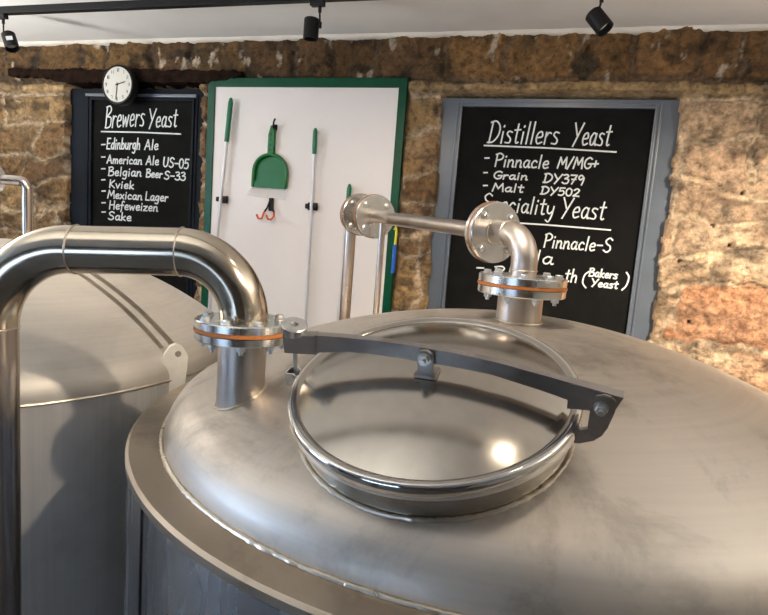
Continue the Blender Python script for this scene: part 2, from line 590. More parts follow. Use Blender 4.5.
for i in range(len(rows) - 1):
    r0, r1 = rows[i], rows[i + 1]
    inr = (wv >= r0) & (wv < r1)
    top = i == len(rows) - 2
    ledge = i == len(rows) - 3
    joints = [UL - 0.5]
    while joints[-1] < UR + 0.5:
        w = rs.uniform(0.16, 0.42) if top else (rs.uniform(0.9, 1.7) if ledge else rs.uniform(0.22, 0.62))
        joints.append(joints[-1] + w)
    if i == 4:
        joints = [j for j in joints if j < 1.3] + [1.47, 2.02, 2.5, 3.1, 4.2]
    joints = np.array(joints)
    k = np.clip(np.searchsorted(joints, wu) - 1, 0, len(joints) - 2)
    du = np.minimum(wu - joints[k], joints[k + 1] - wu)
    dv = np.minimum(wv - r0, r1 - wv)
    dd = np.minimum(du, dv)
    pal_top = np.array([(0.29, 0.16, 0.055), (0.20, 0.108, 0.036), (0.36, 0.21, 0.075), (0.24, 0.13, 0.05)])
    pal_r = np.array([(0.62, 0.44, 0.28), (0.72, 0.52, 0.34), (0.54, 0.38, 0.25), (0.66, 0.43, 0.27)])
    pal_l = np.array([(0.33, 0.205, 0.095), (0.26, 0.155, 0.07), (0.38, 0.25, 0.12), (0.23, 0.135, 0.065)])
    nb = len(joints)
    ci = rs.randint(0, 4, nb); br = rs.uniform(0.85, 1.12, nb); lf = rs.uniform(-0.012, 0.012, nb)
    cc = np.zeros((nb, 3))
    for q in range(nb):
        mu = joints[q] + 0.2
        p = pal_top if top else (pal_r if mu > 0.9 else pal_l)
        cc[q] = p[ci[q]] * br[q]
        if ledge: cc[q] = np.array((0.46, 0.32, 0.16)) * br[q]
        if i == 4 and 1.4 < joints[q] < 1.6: cc[q] = (0.68, 0.33, 0.17)
        if i == 4 and 2.0 < joints[q] < 2.1: cc[q] = (0.66, 0.36, 0.20)
        if i == 3 and mu > 1.2: cc[q] = (0.62, 0.40, 0.25)
    mort = np.where(inr, dd, mort)
    colr = np.where(inr[..., None], cc[k], colr)
    lift = np.where(inr, lf[k] + (0.02 if ledge else 0), lift)
mm = np.clip((mort - 0.004) / 0.022, 0, 1)
mm = mm * mm * (3 - 2 * mm)
mm = np.clip(mm + 0.5 * np.clip(fbm(Ug * 5, Vg * 5, 90, 4), -0.5, 0.5) * (1 - np.abs(2 * mm - 1)), 0, 1)
cream = np.array((0.74, 0.58, 0.40))
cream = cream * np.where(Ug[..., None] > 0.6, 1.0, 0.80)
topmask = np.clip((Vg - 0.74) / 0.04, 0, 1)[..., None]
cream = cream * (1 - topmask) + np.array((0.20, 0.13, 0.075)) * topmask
# patches of lime smeared over the stones
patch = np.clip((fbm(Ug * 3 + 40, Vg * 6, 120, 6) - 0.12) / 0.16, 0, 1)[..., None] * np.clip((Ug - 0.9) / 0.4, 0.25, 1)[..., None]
vein = np.clip(1 - np.abs(fbm(Ug * 5, Vg * 9, 140, 6)) / 0.05, 0, 1)[..., None]
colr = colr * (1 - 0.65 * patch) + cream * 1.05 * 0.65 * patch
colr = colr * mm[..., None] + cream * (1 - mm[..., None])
dk = np.clip((fbm(Ug * 9, Vg * 13, 160, 6) - 0.1) / 0.25, 0, 1)[..., None]
org = (np.abs(Ug - 1.78) < 0.26 + 0.03 * fbm(Vg * 9, Ug * 9, 300, 3)) & (Vg > -0.46 + 0.05 * fbm(Ug * 6, Ug * 6, 310, 3)) & (Vg < -0.17 + 0.05 * fbm(Ug * 6, Ug * 6, 320, 3))
om = org[..., None] * 0.85
colr = colr * (1 - om) + np.array((0.58, 0.31, 0.175)) * om
colr = colr * (1 - 0.55 * dk * (1 - 0.7 * om))
colr = colr * (1 - 0.25 * vein)
colr = colr * (1 - 0.42 * topmask * np.clip((0.5 - Ug) / 0.8, 0, 1)[..., None])  # top course darkened leftward in its colour, offsetting the ceiling fill light
# white flecks of old paint on the top course
fl = np.clip((fbm(Ug * 16, Vg * 10, 180, 4) - 0.42) / 0.08, 0, 1)[..., None] * topmask
colr = colr * (1 - fl) + np.array((0.50, 0.42, 0.33)) * fl
# a dark diamond-shaped hole left in the top course
dia = (np.abs(Ug - 0.945) / 0.072 + np.abs(Vg - 0.868) / 0.085 + 0.12 * fbm(Ug * 20, Vg * 20, 200, 3)) < 1
# small drill holes
crack = np.clip(1 - np.abs(mort - 0.012) / 0.007, 0, 1)[..., None] * np.clip(0.5 + 2 * fbm(Ug * 7, Vg * 7, 400, 3), 0, 1)[..., None]
colr = colr * (1 - 0.6 * crack)
off = 0.016 * mm + lift * mm + 0.030 * fbm(Ug * 6, Vg * 7, 210, 6, 0.6) + 0.034 * np.abs(fbm(Ug * 11, Vg * 20, 230, 5, 0.7)) - 0.018
off = np.where(dia, off - 0.05, off)
colr = np.where(dia[..., None], np.array((0.09, 0.065, 0.04)), colr)
holeu = [(1.49, -0.06), (1.70, 0.03), (1.72, 0.28), (1.62, 0.12), (1.58, -0.36), (1.86, 0.47)]
for (hu, hv) in holeu:
    hh = ((Ug - hu) ** 2 + (Vg - hv) ** 2) < 0.010 ** 2
    off = np.where(hh, off - 0.04, off)
    colr = np.where(hh[..., None], np.array((0.03, 0.02, 0.015)), colr)
# recesses: the two blackboards' openings
nz = 0.022 * fbm(Ug * 0 + Vg * 5, Vg * 5 + 3, 250, 4)
rec1 = (Ug > -2.305 + nz) & (Ug < -1.262 + nz) & (Vg < 0.775)
rec2 = (Ug > 0.236 + nz) & (Ug < 1.402 + nz * 1.3) & (Vg < 0.728 + 0.1 * nz)
rec3 = (Ug > -1.215) & (Ug < 0.05) & (Vg < 0.81)      # shallow rebate behind the white board
off = np.where(rec3, -0.03, off)
off = np.where(rec1 | rec2, -0.14, off)
# lower edge of the ledge above the right-hand board
lip_ = (Ug > 0.12) & (Vg > 0.712) & (Vg < 0.785)
off = np.where(lip_, off + 0.012, off)
nu, nv = Ug.shape
P0 = np.array((0, DW, H)); Un = np.array(UV); Nn = np.array(NV)
co = P0 + Ug[..., None] * Un + off[..., None] * Nn + Vg[..., None] * np.array((0, 0, 1.0))
me = bpy.data.meshes.new('wall_north')
idx = np.arange(nu * nv).reshape(nu, nv)
fa = np.stack([idx[:-1, :-1], idx[1:, :-1], idx[1:, 1:], idx[:-1, 1:]], -1).reshape(-1, 4)
me.from_pydata(co.reshape(-1, 3).tolist(), [], fa.tolist())
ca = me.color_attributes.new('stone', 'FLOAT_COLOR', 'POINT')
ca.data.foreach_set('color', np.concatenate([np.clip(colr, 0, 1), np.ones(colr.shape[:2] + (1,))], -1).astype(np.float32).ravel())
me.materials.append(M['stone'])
me.polygons.foreach_set('use_smooth', [True] * len(me.polygons))
wall = bpy.data.objects.new('wall_north', me)
COL.objects.link(wall)
structure(wall)

# white plaster line where wall and ceiling meet
bm = bmesh.new()
prev = None
k = 0
u = UL + 0.02
while u < UR:
    dz = 0.016 + 0.010 * (random.random() - 0.3)
    do = 0.022 + 0.006 * random.random()
    top = CEIL - H - 0.001
    q = [bm.verts.new(W(u, top, -0.02)), bm.verts.new(W(u, top, do + 0.01)), bm.verts.new(W(u, top - dz * 0.6, do)), bm.verts.new(W(u, top - dz, 0.010)), bm.verts.new(W(u, top - dz, -0.02))]
    if prev:
        for i in range(5):
            bm.faces.new((prev[i], q[i], q[(i + 1) % 5], prev[(i + 1) % 5]))
    prev = q
    u += 0.05
structure(obj('trim_1', bm, M['trim']))

# ================================================================== HAND LETTERING
# glyph: width, strokes; '!' marks a stroke drawn with straight segments
G = {
 'D': (7, ['!1 0 1.4 10', '0.2 9.6 3.5 10.2 6.4 7.6 6.2 3.6 3.4 0.6 0 0.2']),
 'Y': (6.5, ['!0.3 10 3.2 4.6', '!6.6 10 1.6 -0.6']),
 'P': (6, ['!1 0 1.2 9.6', '0.2 9.2 3.2 10.3 5.8 8.4 4.8 5.8 1.2 4.8']),
 'M': (8, ['!0.4 0 1.6 9.8 4.2 3.4 6.8 9.8 7.8 0']),
 'G': (6.5, ['6.2 8.6 4 9.9 1.2 7.6 0.8 3 3.4 0.1 6 1.6 6.2 4.2', '!3.8 4.3 6.9 4.4']),
 'S': (6, ['5.6 8.8 3.4 10.1 1 8.2 2 5.9 4.6 4.4 5.2 1.8 3 0 0.4 1.2']),
 'B': (6, ['!0.8 0 0.9 9.8', '0.2 9.6 3.8 10 5 7.8 1.2 5.2', '1.2 5.2 5.4 4.6 5.4 1 2.4 0 0.4 0.2']),
 'E': (5.6, ['!5 9.7 0.9 9.6 0.7 0.2 5.4 0.1', '!0.8 5.1 4.4 5.2']),
 'A': (6.6, ['!0.2 0 3.2 9.8 6.2 0', '!1.4 3.3 5.2 3.4']),
 'U': (6.4, ['0.6 9.8 0.5 4 1.6 0.6 4.2 0.5 5.6 3.5 5.8 9.8']),
 'K': (5.8, ['!0.8 0 0.9 9.8', '!5.2 9.4 1 4.6 5.6 0']),
 'L': (5.2, ['!0.9 9.8 0.8 0.3 5 0.2']),
 'H': (6.6, ['!0.7 0 0.9 9.8', '!5.8 9.8 5.8 0', '!0.8 5 5.8 5.2']),
 'V': (6, ['!0.3 9.8 2.8 0 5.8 9.8']),
 '0': (5.6, ['2.8 9.8 0.8 8 0.6 3 2.6 0 4.8 2 5 7.4 2.8 9.8']),
 '2': (5.6, ['0.6 7.8 2.6 9.8 4.8 8 3.6 4.4 0.4 0.2 2.5 0.5 5.4 0.2']),
 '3': (5.2, ['0.5 9.2 2.8 10 4.4 8 1.9 5.4', '1.9 5.4 4.8 4.6 4.6 1 2.2 0 0.2 1.2']),
 '5': (5.4, ['!5 9.8 1.2 9.7 0.9 5.6', '0.9 5.6 3.6 6.2 5 3.6 3.6 0.4 0.5 0.5']),
 '7': (5.2, ['!0.3 9.6 4.9 9.6 2 0', '!1.4 5 4.6 5.2']),
 '9': (5.2, ['4.6 7.4 2.4 9.9 0.6 7.4 2.2 4.9 4.6 7.4 4.5 3 3.8 -0.6']),
 '-': (4.5, ['!0.3 4.4 4.2 4.5']),
 '+': (5, ['!0.3 4.4 4.8 4.6', '!2.6 7 2.4 2']),
 '/': (4.2, ['!0.2 -0.6 4 10.4']),
 '(': (3.2, ['2.8 10 0.8 7.4 0.6 2.8 2.6 0']),
 ')': (3.2, ['0.6 10 2.6 7.4 2.4 2.8 0.4 0']),
 'a': (5, ['4.2 4.8 2.4 5.7 0.6 3.4 1.2 0.6 3 0.6 4.2 3.6', '4.3 5.4 4.1 2 4.6 0.2 5.4 0.6']),
 'b': (4.8, ['!0.9 10 0.7 0.2', '0.8 3.4 2.6 5.4 4.4 3.6 3.6 0.5 0.8 0.4']),
 'c': (4.4, ['4 4.6 2.4 5.7 0.6 3.4 1.4 0.4 4.2 0.8']),
 'd': (5, ['4.2 4 2.4 5.5 0.6 3.2 1.2 0.4 3.2 0.8 4.3 3.4', '!4.5 10 4.3 0']),
 'e': (4.6, ['0.8 2.9 4 3.4 3.4 5.6 1.4 5 0.6 2.6 1.8 0.2 4.4 0.9']),
 'f': (3.8, ['4 9.4 2.6 9.9 1.8 7.6 1.5 0 1 -2.6', '!0.2 5 3.6 5.2']),
 'g': (5, ['4.2 4.8 2.4 5.7 0.6 3.4 1.4 0.8 3.2 1.2 4.3 4', '4.4 5.4 4.2 0 3.2 -3.2 0.6 -2.8']),
 'h': (4.8, ['!0.8 10 0.7 0', '0.7 3 2.6 5.4 4 4.2 4.1 0']),
 'i': (2.2, ['!1.1 5.3 1 0', '!1.1 7.6 1.3 8.2']),
 'k': (4.6, ['!0.8 10 0.7 0', '!4 5.4 0.9 2.6 4.4 0']),
 'l': (2.2, ['!1.2 10 1 0']),
 'm': (7, ['!0.7 5.4 0.6 0', '0.7 3.2 2.2 5.4 3.4 4.2 3.4 0', '3.4 3.2 5 5.4 6.2 4.2 6.3 0']),
 'n': (5, ['!0.7 5.4 0.6 0', '0.7 3.2 2.6 5.5 4 4.2 4 0.4 5 0.4']),
 'o': (4.8, ['2.4 5.5 0.7 3.6 1.2 0.6 3.4 0.4 4.4 3 2.4 5.5']),
 'p': (4.8, ['!0.9 5.4 0.6 -3.6', '0.8 3.6 2.6 5.5 4.4 3.6 3.2 0.5 0.8 0.8']),
 'r': (3.8, ['!0.8 5.4 0.7 0', '0.8 3 2.2 5.2 3.8 5']),
 's': (4.2, ['3.8 5.2 1.8 5.6 0.9 4.2 3.4 2.2 3 0.3 0.4 0.4']),
 't': (3.8, ['2 9 1.8 2 2.4 0.2 3.6 0.6', '!0.2 6.2 3.8 6.4']),
 'u': (5, ['0.7 5.4 0.8 1.2 2.4 0.2 4 2', '!4.2 5.4 4.2 0.1']),
 'v': (4.4, ['!0.3 5.4 2.2 0 4.2 5.4']),
 'w': (6.4, ['!0.4 5.4 1.4 0.2 3.1 4.4 4.6 0.2 6 5.4']),
 'x': (4.6, ['!0.4 5.4 4.2 0', '!4.2 5.4 0.2 0']),
 'y': (4.8, ['0.5 5.4 0.8 2 2.4 1 4 2.6', '4.4 5.4 4 0 2.6 -3.8 0.6 -3']),
 'z': (4.6, ['!0.4 5.2 4.2 5.3 0.4 0.2 4.5 0.2']),
}


def catmull(p, n=5):
    if len(p) < 3: return p
    q = [p[0]] + p + [p[-1]]
    out = []
    for i in range(1, len(q) - 2):
        for k in range(n):
            t = k / n
            a, b_, c, d = q[i - 1], q[i], q[i + 1], q[i + 2]
            out.append(tuple(0.5 * ((2 * b_[j]) + (-a[j] + c[j]) * t + (2 * a[j] - 5 * b_[j] + 4 * c[j] - d[j]) * t * t + (-a[j] + 3 * b_[j] - 3 * c[j] + d[j]) * t ** 3) for j in (0, 1)))
    out.append(p[-1])
    return out


def ribbon(bm, pts, off, w):
    """flat chalk stroke of width w, 0.6 mm thick, on the board plane"""
    P = [Vector(p) for p in pts]
    L = []
    for i in range(len(P)):
        t = P[min(i + 1, len(P) - 1)] - P[max(i - 1, 0)]
        if t.length < 1e-9: t = Vector((1, 0))
        t.normalize()
        nn = Vector((-t.y, t.x)) * w / 2
        e = t * w * 0.4 if i == len(P) - 1 else (-t * w * 0.4 if i == 0 else Vector((0, 0)))
        L.append((P[i] + nn + e, P[i] - nn + e))
    prev = None
    for a, b_ in L:
        q = [bm.verts.new(W(a.x, a.y, off)), bm.verts.new(W(a.x, a.y, off + 0.0012)), bm.verts.new(W(b_.x, b_.y, off + 0.0012)), bm.verts.new(W(b_.x, b_.y, off))]
        if prev:
            for i in range(4):
                bm.faces.new((prev[i], q[i], q[(i + 1) % 4], prev[(i + 1) % 4]))
        else:
            bm.faces.new(q)
        prev = q
    bm.faces.new(prev)


def word(bm, text, u0, u1, v0, v1, cap, off, w):
    tot = sum(G[c][0] + 0.9 for c in text) - 0.9
    s = (u1 - u0) / tot
    sy = cap / 10.0
    slant = 0.10
    x = 0
    for c in text:
        gw, st = G[c]
        for d in st:
            straight = d[0] == '!'
            f = [float(t) for t in d.lstrip('!').split()]
            pts = list(zip(f[::2], f[1::2]))
            if not straight: pts = catmull(pts)
            q = []
            for (a, b_) in pts:
                uu = u0 + (x + a) * s + slant * b_ * sy
                vv = v0 + (v1 - v0) * ((x + a) / tot) + b_ * sy
                q.append((uu, vv))
            # split corners of straight strokes so the ribbon keeps its width
            if straight:
                for k in range(len(q) - 1): ribbon(bm, [q[k], q[k + 1]], off, w)
            else:
                ribbon(bm, q, off, w)
        x += gw + 0.9


DIST =[
('Distillers', 0.491, 0.853, 0.478, 0.481, 0.111),
('Yeast', 0.919, 1.104, 0.48, 0.481, 0.11),
('-', 0.483, 0.507, 0.377, 0.378, 0.048),
('Pinnacle', 0.538, 0.819, 0.357, 0.357, 0.067),
('M/MG+', 0.864, 1.062, 0.362, 0.366, 0.056),
('-', 0.485, 0.506, 0.306, 0.307, 0.035),
('Grain', 0.539, 0.719, 0.292, 0.294, 0.04),
('DY379', 0.802, 1.003, 0.285, 0.285, 0.046),
('-', 0.489, 0.513, 0.235, 0.236, 0.042),
('Malt', 0.54, 0.703, 0.227, 0.228, 0.042),
('DY502', 0.795, 0.989, 0.225, 0.223, 0.039),
('Speciality', 0.494, 0.87, 0.126, 0.118, 0.087),
('Yeast', 0.905, 1.122, 0.113, 0.112, 0.1),
('Pinnacle-S', 0.837, 1.174, -0.049, -0.049, 0.071),
('la', 0.805, 0.894, -0.137, -0.137, 0.069),
('-', 0.495, 0.537, -0.215, -0.213, 0.055),
('Bl', 0.588, 0.685, -0.249, -0.245, 0.076),
('th', 0.964, 1.025, -0.22, -0.219, 0.068),
('(', 1.049, 1.082, -0.24, -0.242, 0.088),
('Bakers', 1.082, 1.221, -0.179, -0.181, 0.041),
('Yeast', 1.099, 1.228, -0.23, -0.231, 0.039),
(')', 1.249, 1.275, -0.235, -0.233, 0.091),
]
BREW =[
('Brewers', -2.031, -1.722, 0.496, 0.516, 0.138),
('Yeast', -1.691, -1.474, 0.507, 0.516, 0.115),
('-', -2.06, -2.027, 0.36, 0.362, 0.065),
('Edinburgh', -2.016, -1.75, 0.362, 0.368, 0.071),
('Ale', -1.713, -1.609, 0.369, 0.371, 0.062),
('-', -2.059, -2.026, 0.283, 0.284, 0.058),
('American', -2.011, -1.732, 0.271, 0.273, 0.053),
('Ale', -1.7, -1.602, 0.274, 0.275, 0.055),
('US-05', -1.568, -1.377, 0.267, 0.26, 0.06),
('-', -2.058, -2.025, 0.208, 0.209, 0.055),
('Belgian', -2.0, -1.735, 0.19, 0.197, 0.056),
('Beer', -1.698, -1.573, 0.195, 0.195, 0.051),
('S-33', -1.558, -1.398, 0.189, 0.187, 0.05),
('-', -2.056, -2.024, 0.135, 0.137, 0.056),
('Kviek', -1.991, -1.792, 0.113, 0.113, 0.051),
('-', -2.053, -2.02, 0.06, 0.062, 0.059),
('Mexican', -2.003, -1.725, 0.043, 0.046, 0.052),
('Lager', -1.7, -1.526, 0.047, 0.048, 0.055),
('-', -2.052, -2.019, -0.016, -0.014, 0.056),
('Hefeweizen', -1.989, -1.601, -0.028, -0.02, 0.055),
('-', -2.051, -2.018, -0.079, -0.077, 0.059),
('Sake', -1.995, -1.808, -0.099, -0.096, 0.053),
]

# ================================================================== BLACKBOARDS
def frame_poly(bm, u0, u1, v0, v1, wl, wr, wt, wb, o0, o1, bev=0.002):
    wbox(bm, u0, u0 + wl, v0, v1, o0, o1, bev)
    wbox(bm, u1 - wr, u1, v0, v1, o0, o1, bev)
    wbox(bm, u0 + wl, u1 - wr, v1 - wt, v1, o0, o1, bev)
    wbox(bm, u0 + wl, u1 - wr, v0, v0 + wb, o0, o1, bev)


def blackboard(name_lab, u0, u1, v1, inner, fm, words, lines, w, moulds):
    v0 = -H + 0.25
    t = empty('chalkboard', W((u0 + u1) / 2, v0, -0.06), name_lab, 'chalkboard')
    iu0, iu1, iv1 = inner
    bm = bmesh.new(); wbox(bm, iu0 - 0.01, iu1 + 0.01, v0 + 0.06, iv1 + 0.01, -0.075, -0.0505)
    obj('writing_surface', bm, M['slate'], t, smooth=False)
    bm = bmesh.new(); frame_poly(bm, u0, u1, v0, v1, iu0 - u0, u1 - iu1, v1 - iv1, 0.08, -0.085, -0.042)
    f = obj('frame', bm, M[fm[0]], t, smooth=False)
    for k, (d0, d1, hh) in enumerate(moulds):
        bm = bmesh.new(); frame_poly(bm, iu0 - d1, iu1 + d1, v0 + 0.01, iv1 + d1, d1 - d0, d1 - d0, d1 - d0, 0.02, -0.043, -0.042 + hh, 0.003)
        obj('moulding', bm, M[fm[1]], f, smooth=False)
    if u0 < 0:
        bm = bmesh.new(); wbox(bm, iu0 - 0.05, iu1 + 0.03, iv1 + 0.022, iv1 + 0.040, -0.043, -0.030, 0.003)  # paler strip added to stand in for a reflection on the top moulding
        st = obj('moulding', bm, M['framegrey'], f, smooth=False)
        st['label'] = 'pale strip for the reflection on the top moulding'
    # one part for each chalked word
    groups = {}
    for (tx, a, b_, c, d, cap) in words:
        groups[len(groups)] = [(tx, a, b_, c, d, cap)]
    for key, ws in groups.items():
        bm = bmesh.new()
        for (tx, a, b_, c, d, cap) in ws:
            word(bm, tx, a, b_, c, d, cap, -0.0505, w)
        obj('chalk_lettering', bm, M['chalk'], t, smooth=False)
    for (a, b_, c, d) in lines:
        bm = bmesh.new(); ribbon(bm, [(a, b_), ((a + c) / 2, (b_ + d) / 2 + 0.003), (c, d)], -0.0505, w)
        obj('chalk_underline', bm, M['chalk'], t, smooth=False)
    return t


def groups_key(tx, v, groups):
    for k in groups:
        if abs(k - v) < 0.03: return k
    return v


blackboard('blackboard in a wide blue-grey frame, headed Distillers Yeast and Speciality Yeast', 0.205, 1.425, 0.706, (0.342, 1.297, 0.662),
           ('framegrey', 'framegrey'), DIST, [(0.477, 0.464, 1.141, 0.453), (0.53, 0.066, 1.161, 0.064)], 0.0078, [(0.0, 0.014, 0.010), (0.024, 0.034, 0.007)])
blackboard('blackboard in a dark blue frame under the clock, headed Brewers Yeast', -2.335, -1.24, 0.745, (-2.125, -1.352, 0.672),
           ('framedark', 'framedark'), BREW, [(-2.058, 0.473, -1.441, 0.473)], 0.0085, [(0.0, 0.016, 0.010), (0.03, 0.04, 0.007)])


# timber lintel above the left board
bm = bmesh.new()
prev = None
for i in range(71):
    s = i / 70
    u = -2.765 + s * 1.79
    lo = (0.800 if u < -2.6 else 0.800 - 0.04 * min(1, (u + 2.6) / 0.35)) + 0.014 * random.random()
    hi = 0.850 - 0.022 * s + 0.016 * random.random()
    lo += 0.035 * max(0, (s - 0.85) / 0.15)
    q = [bm.verts.new(W(u, lo, -0.13)), bm.verts.new(W(u, lo, 0.028)), bm.verts.new(W(u, (lo + hi) / 2, 0.034 + 0.004 * random.random())), bm.verts.new(W(u, hi, 0.028)), bm.verts.new(W(u, hi, -0.13))]
    if prev:
        for k in range(5): bm.faces.new((prev[k], q[k], q[(k + 1) % 5], prev[(k + 1) % 5]))
    else: bm.faces.new(q)
    prev = q
bm.faces.new(prev)
structure(obj('trim_2', bm, M['wood'], auto=25))

# ================================================================== WHITE TOOL BOARD
t = empty('shadow_board', W(-0.58, -1.5, 0.01), 'white tool board with a green border, hung with brooms and a dustpan', 'tool board')
bm = bmesh.new(); wbox(bm, -1.19, 0.03, -1.5, 0.785, -0.012, 0.012)
obj('panel', bm, M['white'], t, smooth=False)
bm = bmesh.new()
frame_poly(bm, -1.203, 0.041, -1.51, 0.797, 0.048, 0.046, 0.052, 0.05, -0.015, 0.020, 0.004)
obj('border', bm, M['green'], t, smooth=False)


def clip(parent, u, v, o):
    """black spring clip that holds a handle"""
    bm = bmesh.new()
    wbox(bm, u - 0.030, u + 0.030, v - 0.022, v + 0.022, o, o + 0.008, 0.002)
    for s in (-1, 1):
        lathe(bm, [(0, -0.014), (0.013, -0.014), (0.015, -0.010), (0.015, 0.010), (0.013, 0.014), (0, 0.014)], W(u + s * 0.024, v, o + 0.022), Z, 16)
        wbox(bm, u + s * 0.024 - 0.006, u + s * 0.024 + 0.006, v - 0.012, v + 0.012, o + 0.004, o + 0.02)
    return tag(obj('tool_clip', bm, M['black'], None, origin=W(u, v, o)), '', 'clip')


def broom(u0, v0, u1, v1, grip, lab, r=0.0125, bristles=True):
    """u0, v0 top end; u1, v1 bottom end"""
    d = Vector((u1 - u0, v1 - v0)).normalized()
    base = W(u1, v1, 0.042)
    t = empty('broom', base, lab, 'broom', 'brooms hung on the tool board')
    g1 = (u0 + d.x * grip, v0 + d.y * grip)
    P = lambda a, b_: W(a, b_, 0.042)
    bm = bmesh.new(); tube(bm, [P(*g1), P(u1, v1)], r * 0.80, 14)
    obj('handle', bm, M['alu'], t)
    n = 10
    pts = [P(u0 + (g1[0] - u0) * k / n, v0 + (g1[1] - v0) * k / n) for k in range(n + 1)]
    rad = [r * 0.72] + [r * 1.12] * (n)
    pts.insert(0, P(u0, v0 + 0.006)); rad.insert(0, r * 0.3)
    bm = bmesh.new(); tube(bm, pts, rad, 14)
    obj('grip', bm, M['green_grip'], t)
    if bristles:
        bm = bmesh.new(); wbox(bm, u1 - 0.09, u1 + 0.09, v1 - 0.05, v1, 0.022, 0.068, 0.006)
        hd = obj('head', bm, M['green_plastic'], t, smooth=False)
        bm = bmesh.new()
        for k in range(30):
            a = u1 - 0.082 + k * 0.164 / 29
            for q in (0.035, 0.055):
                tube(bm, [W(a, v1 - 0.05, q), W(a + 0.01 * random.uniform(-1, 1), v1 - 0.13, q)], 0.004, 5)
        obj('bristles', bm, M['green_plastic'], hd)
    return t


broom(-1.029, 0.672, -1.153, -0.98, 0.25, 'green-gripped broom at the far left of the tool board', 0.013)
broom(-0.473, 0.512, -0.464, -1.05, 0.14, 'green-gripped broom hanging right of the dustpan, mid-board', 0.012)
broom(-0.244, 0.211, -0.27, -1.10, 0.20, 'broom with its green grip showing above the flanged pipe', 0.012)
c1 = clip(None, -1.070, 0.083, 0.0125); c1['label'] = 'black double clip gripping the leftmost broom'; c1['group'] = 'black tool clips'
c2 = c1.copy(); COL.objects.link(c2); c2.location = W(-0.474, 0.078, 0.0125); c2['label'] = 'black double clip gripping the middle broom beside the red hook'

# dustpan
t = empty('dustpan', W(-0.75, 0.16, 0.013), 'green dustpan hanging by its handle on the white board', 'dustpan')
cu = -0.753
out = []
for k in range(21):
    a = PI * k / 20
    out.append((cu + 0.108 * math.cos(a), 0.245 + 0.115 * math.sin(a) ** 0.8))
body = [(cu + 0.100, 0.170)] + out + [(cu - 0.110, 0.170)]
bm = bmesh.new()
prism(bm, body, 0.006, lambda a, b_: W(a, b_, 0.020), NV)
obj('pan', bm, M['green_plastic'], t, smooth=False)
bm = bmesh.new()
pts = [W(a, b_, 0.033) for a, b_ in body]
tube(bm, pts, 0.011, 10)
obj('rim', bm, M['green_plastic'], t)
bm = bmesh.new()
prism(bm, [(cu + 0.105, 0.168), (cu + 0.103, 0.205), (cu - 0.113, 0.205), (cu - 0.117, 0.168)], 0.008, lambda a, b_: W(a, b_, 0.032), NV, 0.002)
obj('front_bar', bm, M['green_plastic'], t, smooth=False)
bm = bmesh.new()
prism(bm, [(cu + 0.100, 0.105), (cu + 0.113, 0.166), (cu - 0.124, 0.166), (cu - 0.150, 0.118)], 0.003, lambda a, b_: W(a, b_, 0.026), NV)
obj('scraper_lip', bm, M['lip'], t, smooth=False)
bm = bmesh.new()
hp = [(cu - 0.024, 0.352), (cu - 0.016, 0.40), (cu - 0.022, 0.47), (cu - 0.008, 0.525), (cu + 0.010, 0.53), (cu + 0.020, 0.50), (cu + 0.018, 0.43), (cu + 0.014, 0.39), (cu + 0.026, 0.352)]
prism(bm, hp, 0.02, lambda a, b_: W(a, b_, 0.030), NV, 0.004)
hd = obj('handle', bm, M['green_plastic'], t, smooth=False)
bm = bmesh.new()
for k in range(4):
    lathe(bm, [(0, 0), (0.006, 0), (0.006, 0.001), (0, 0.001)], W(cu - 0.001, 0.385 + k * 0.03, 0.0402), NV, 12)
obj('grip_dimples', bm, M['green'], hd)

bm = bmesh.new()
wbox(bm, -0.750, -0.730, 0.50, 0.535, 0.0125, 0.020, 0.002)
tube(bm, [W(-0.740, 0.515, 0.018), W(-0.738, 0.508, 0.040), W(-0.736, 0.515, 0.053), W(-0.730, 0.545, 0.058), W(-0.724, 0.562, 0.055)], 0.0055, 10)
tag(obj('hook', bm, M['black'], None, origin=W(-0.755, 0.515, 0.012)), 'small black hook holding up the dustpan handle', 'hook', 'hooks on the tool board')

t = empty('double_hook', W(-0.742, 0.055, 0.0125), 'black and red double hook below the dustpan', 'hook', 'hooks on the tool board')
bm = bmesh.new()
wbox(bm, -0.756, -0.728, 0.035, 0.112, 0.0125, 0.026, 0.004)
obj('plate', bm, M['black'], t, smooth=False)
for s in (-1, 1):
    bm = bmesh.new()
    c = -0.742
    tube(bm, [W(c + s * 0.006, 0.09, 0.03), W(c + s * 0.016, 0.055, 0.034), W(c + s * 0.032, 0.025, 0.040)], 0.0055, 10)
    pr = obj('prong', bm, M['black'], t)
    bm = bmesh.new()
    tube(bm, [W(c + s * 0.032, 0.027, 0.040), W(c + s * 0.036, 0.002, 0.050), W(c + s * 0.032 - 0.004, -0.014, 0.060), W(c + s * 0.032 - 0.020, -0.014, 0.072), W(c + s * 0.032 - 0.028, 0.010, 0.080)], 0.0065, 10)
    obj('rubber_tip', bm, M['red'], pr)

# blue and yellow marker on the green border
t = empty('marker_stick', W(0.045, -0.23, 0.03), 'slim blue and yellow stick against the right green border', 'stick')
bm = bmesh.new(); tube(bm, [W(0.046, -0.26, 0.036), W(0.048, -0.10, 0.036)], 0.011, 12); obj('blue_body', bm, M['blue'], t)
bm = bmesh.new(); tube(bm, [W(0.048, -0.10, 0.036), W(0.050, -0.02, 0.036), W(0.044, 0.005, 0.036), W(0.036, -0.02, 0.036)], [0.007, 0.007, 0.006, 0.005], 12); obj('yellow_loop', bm, M['yellow'], t)

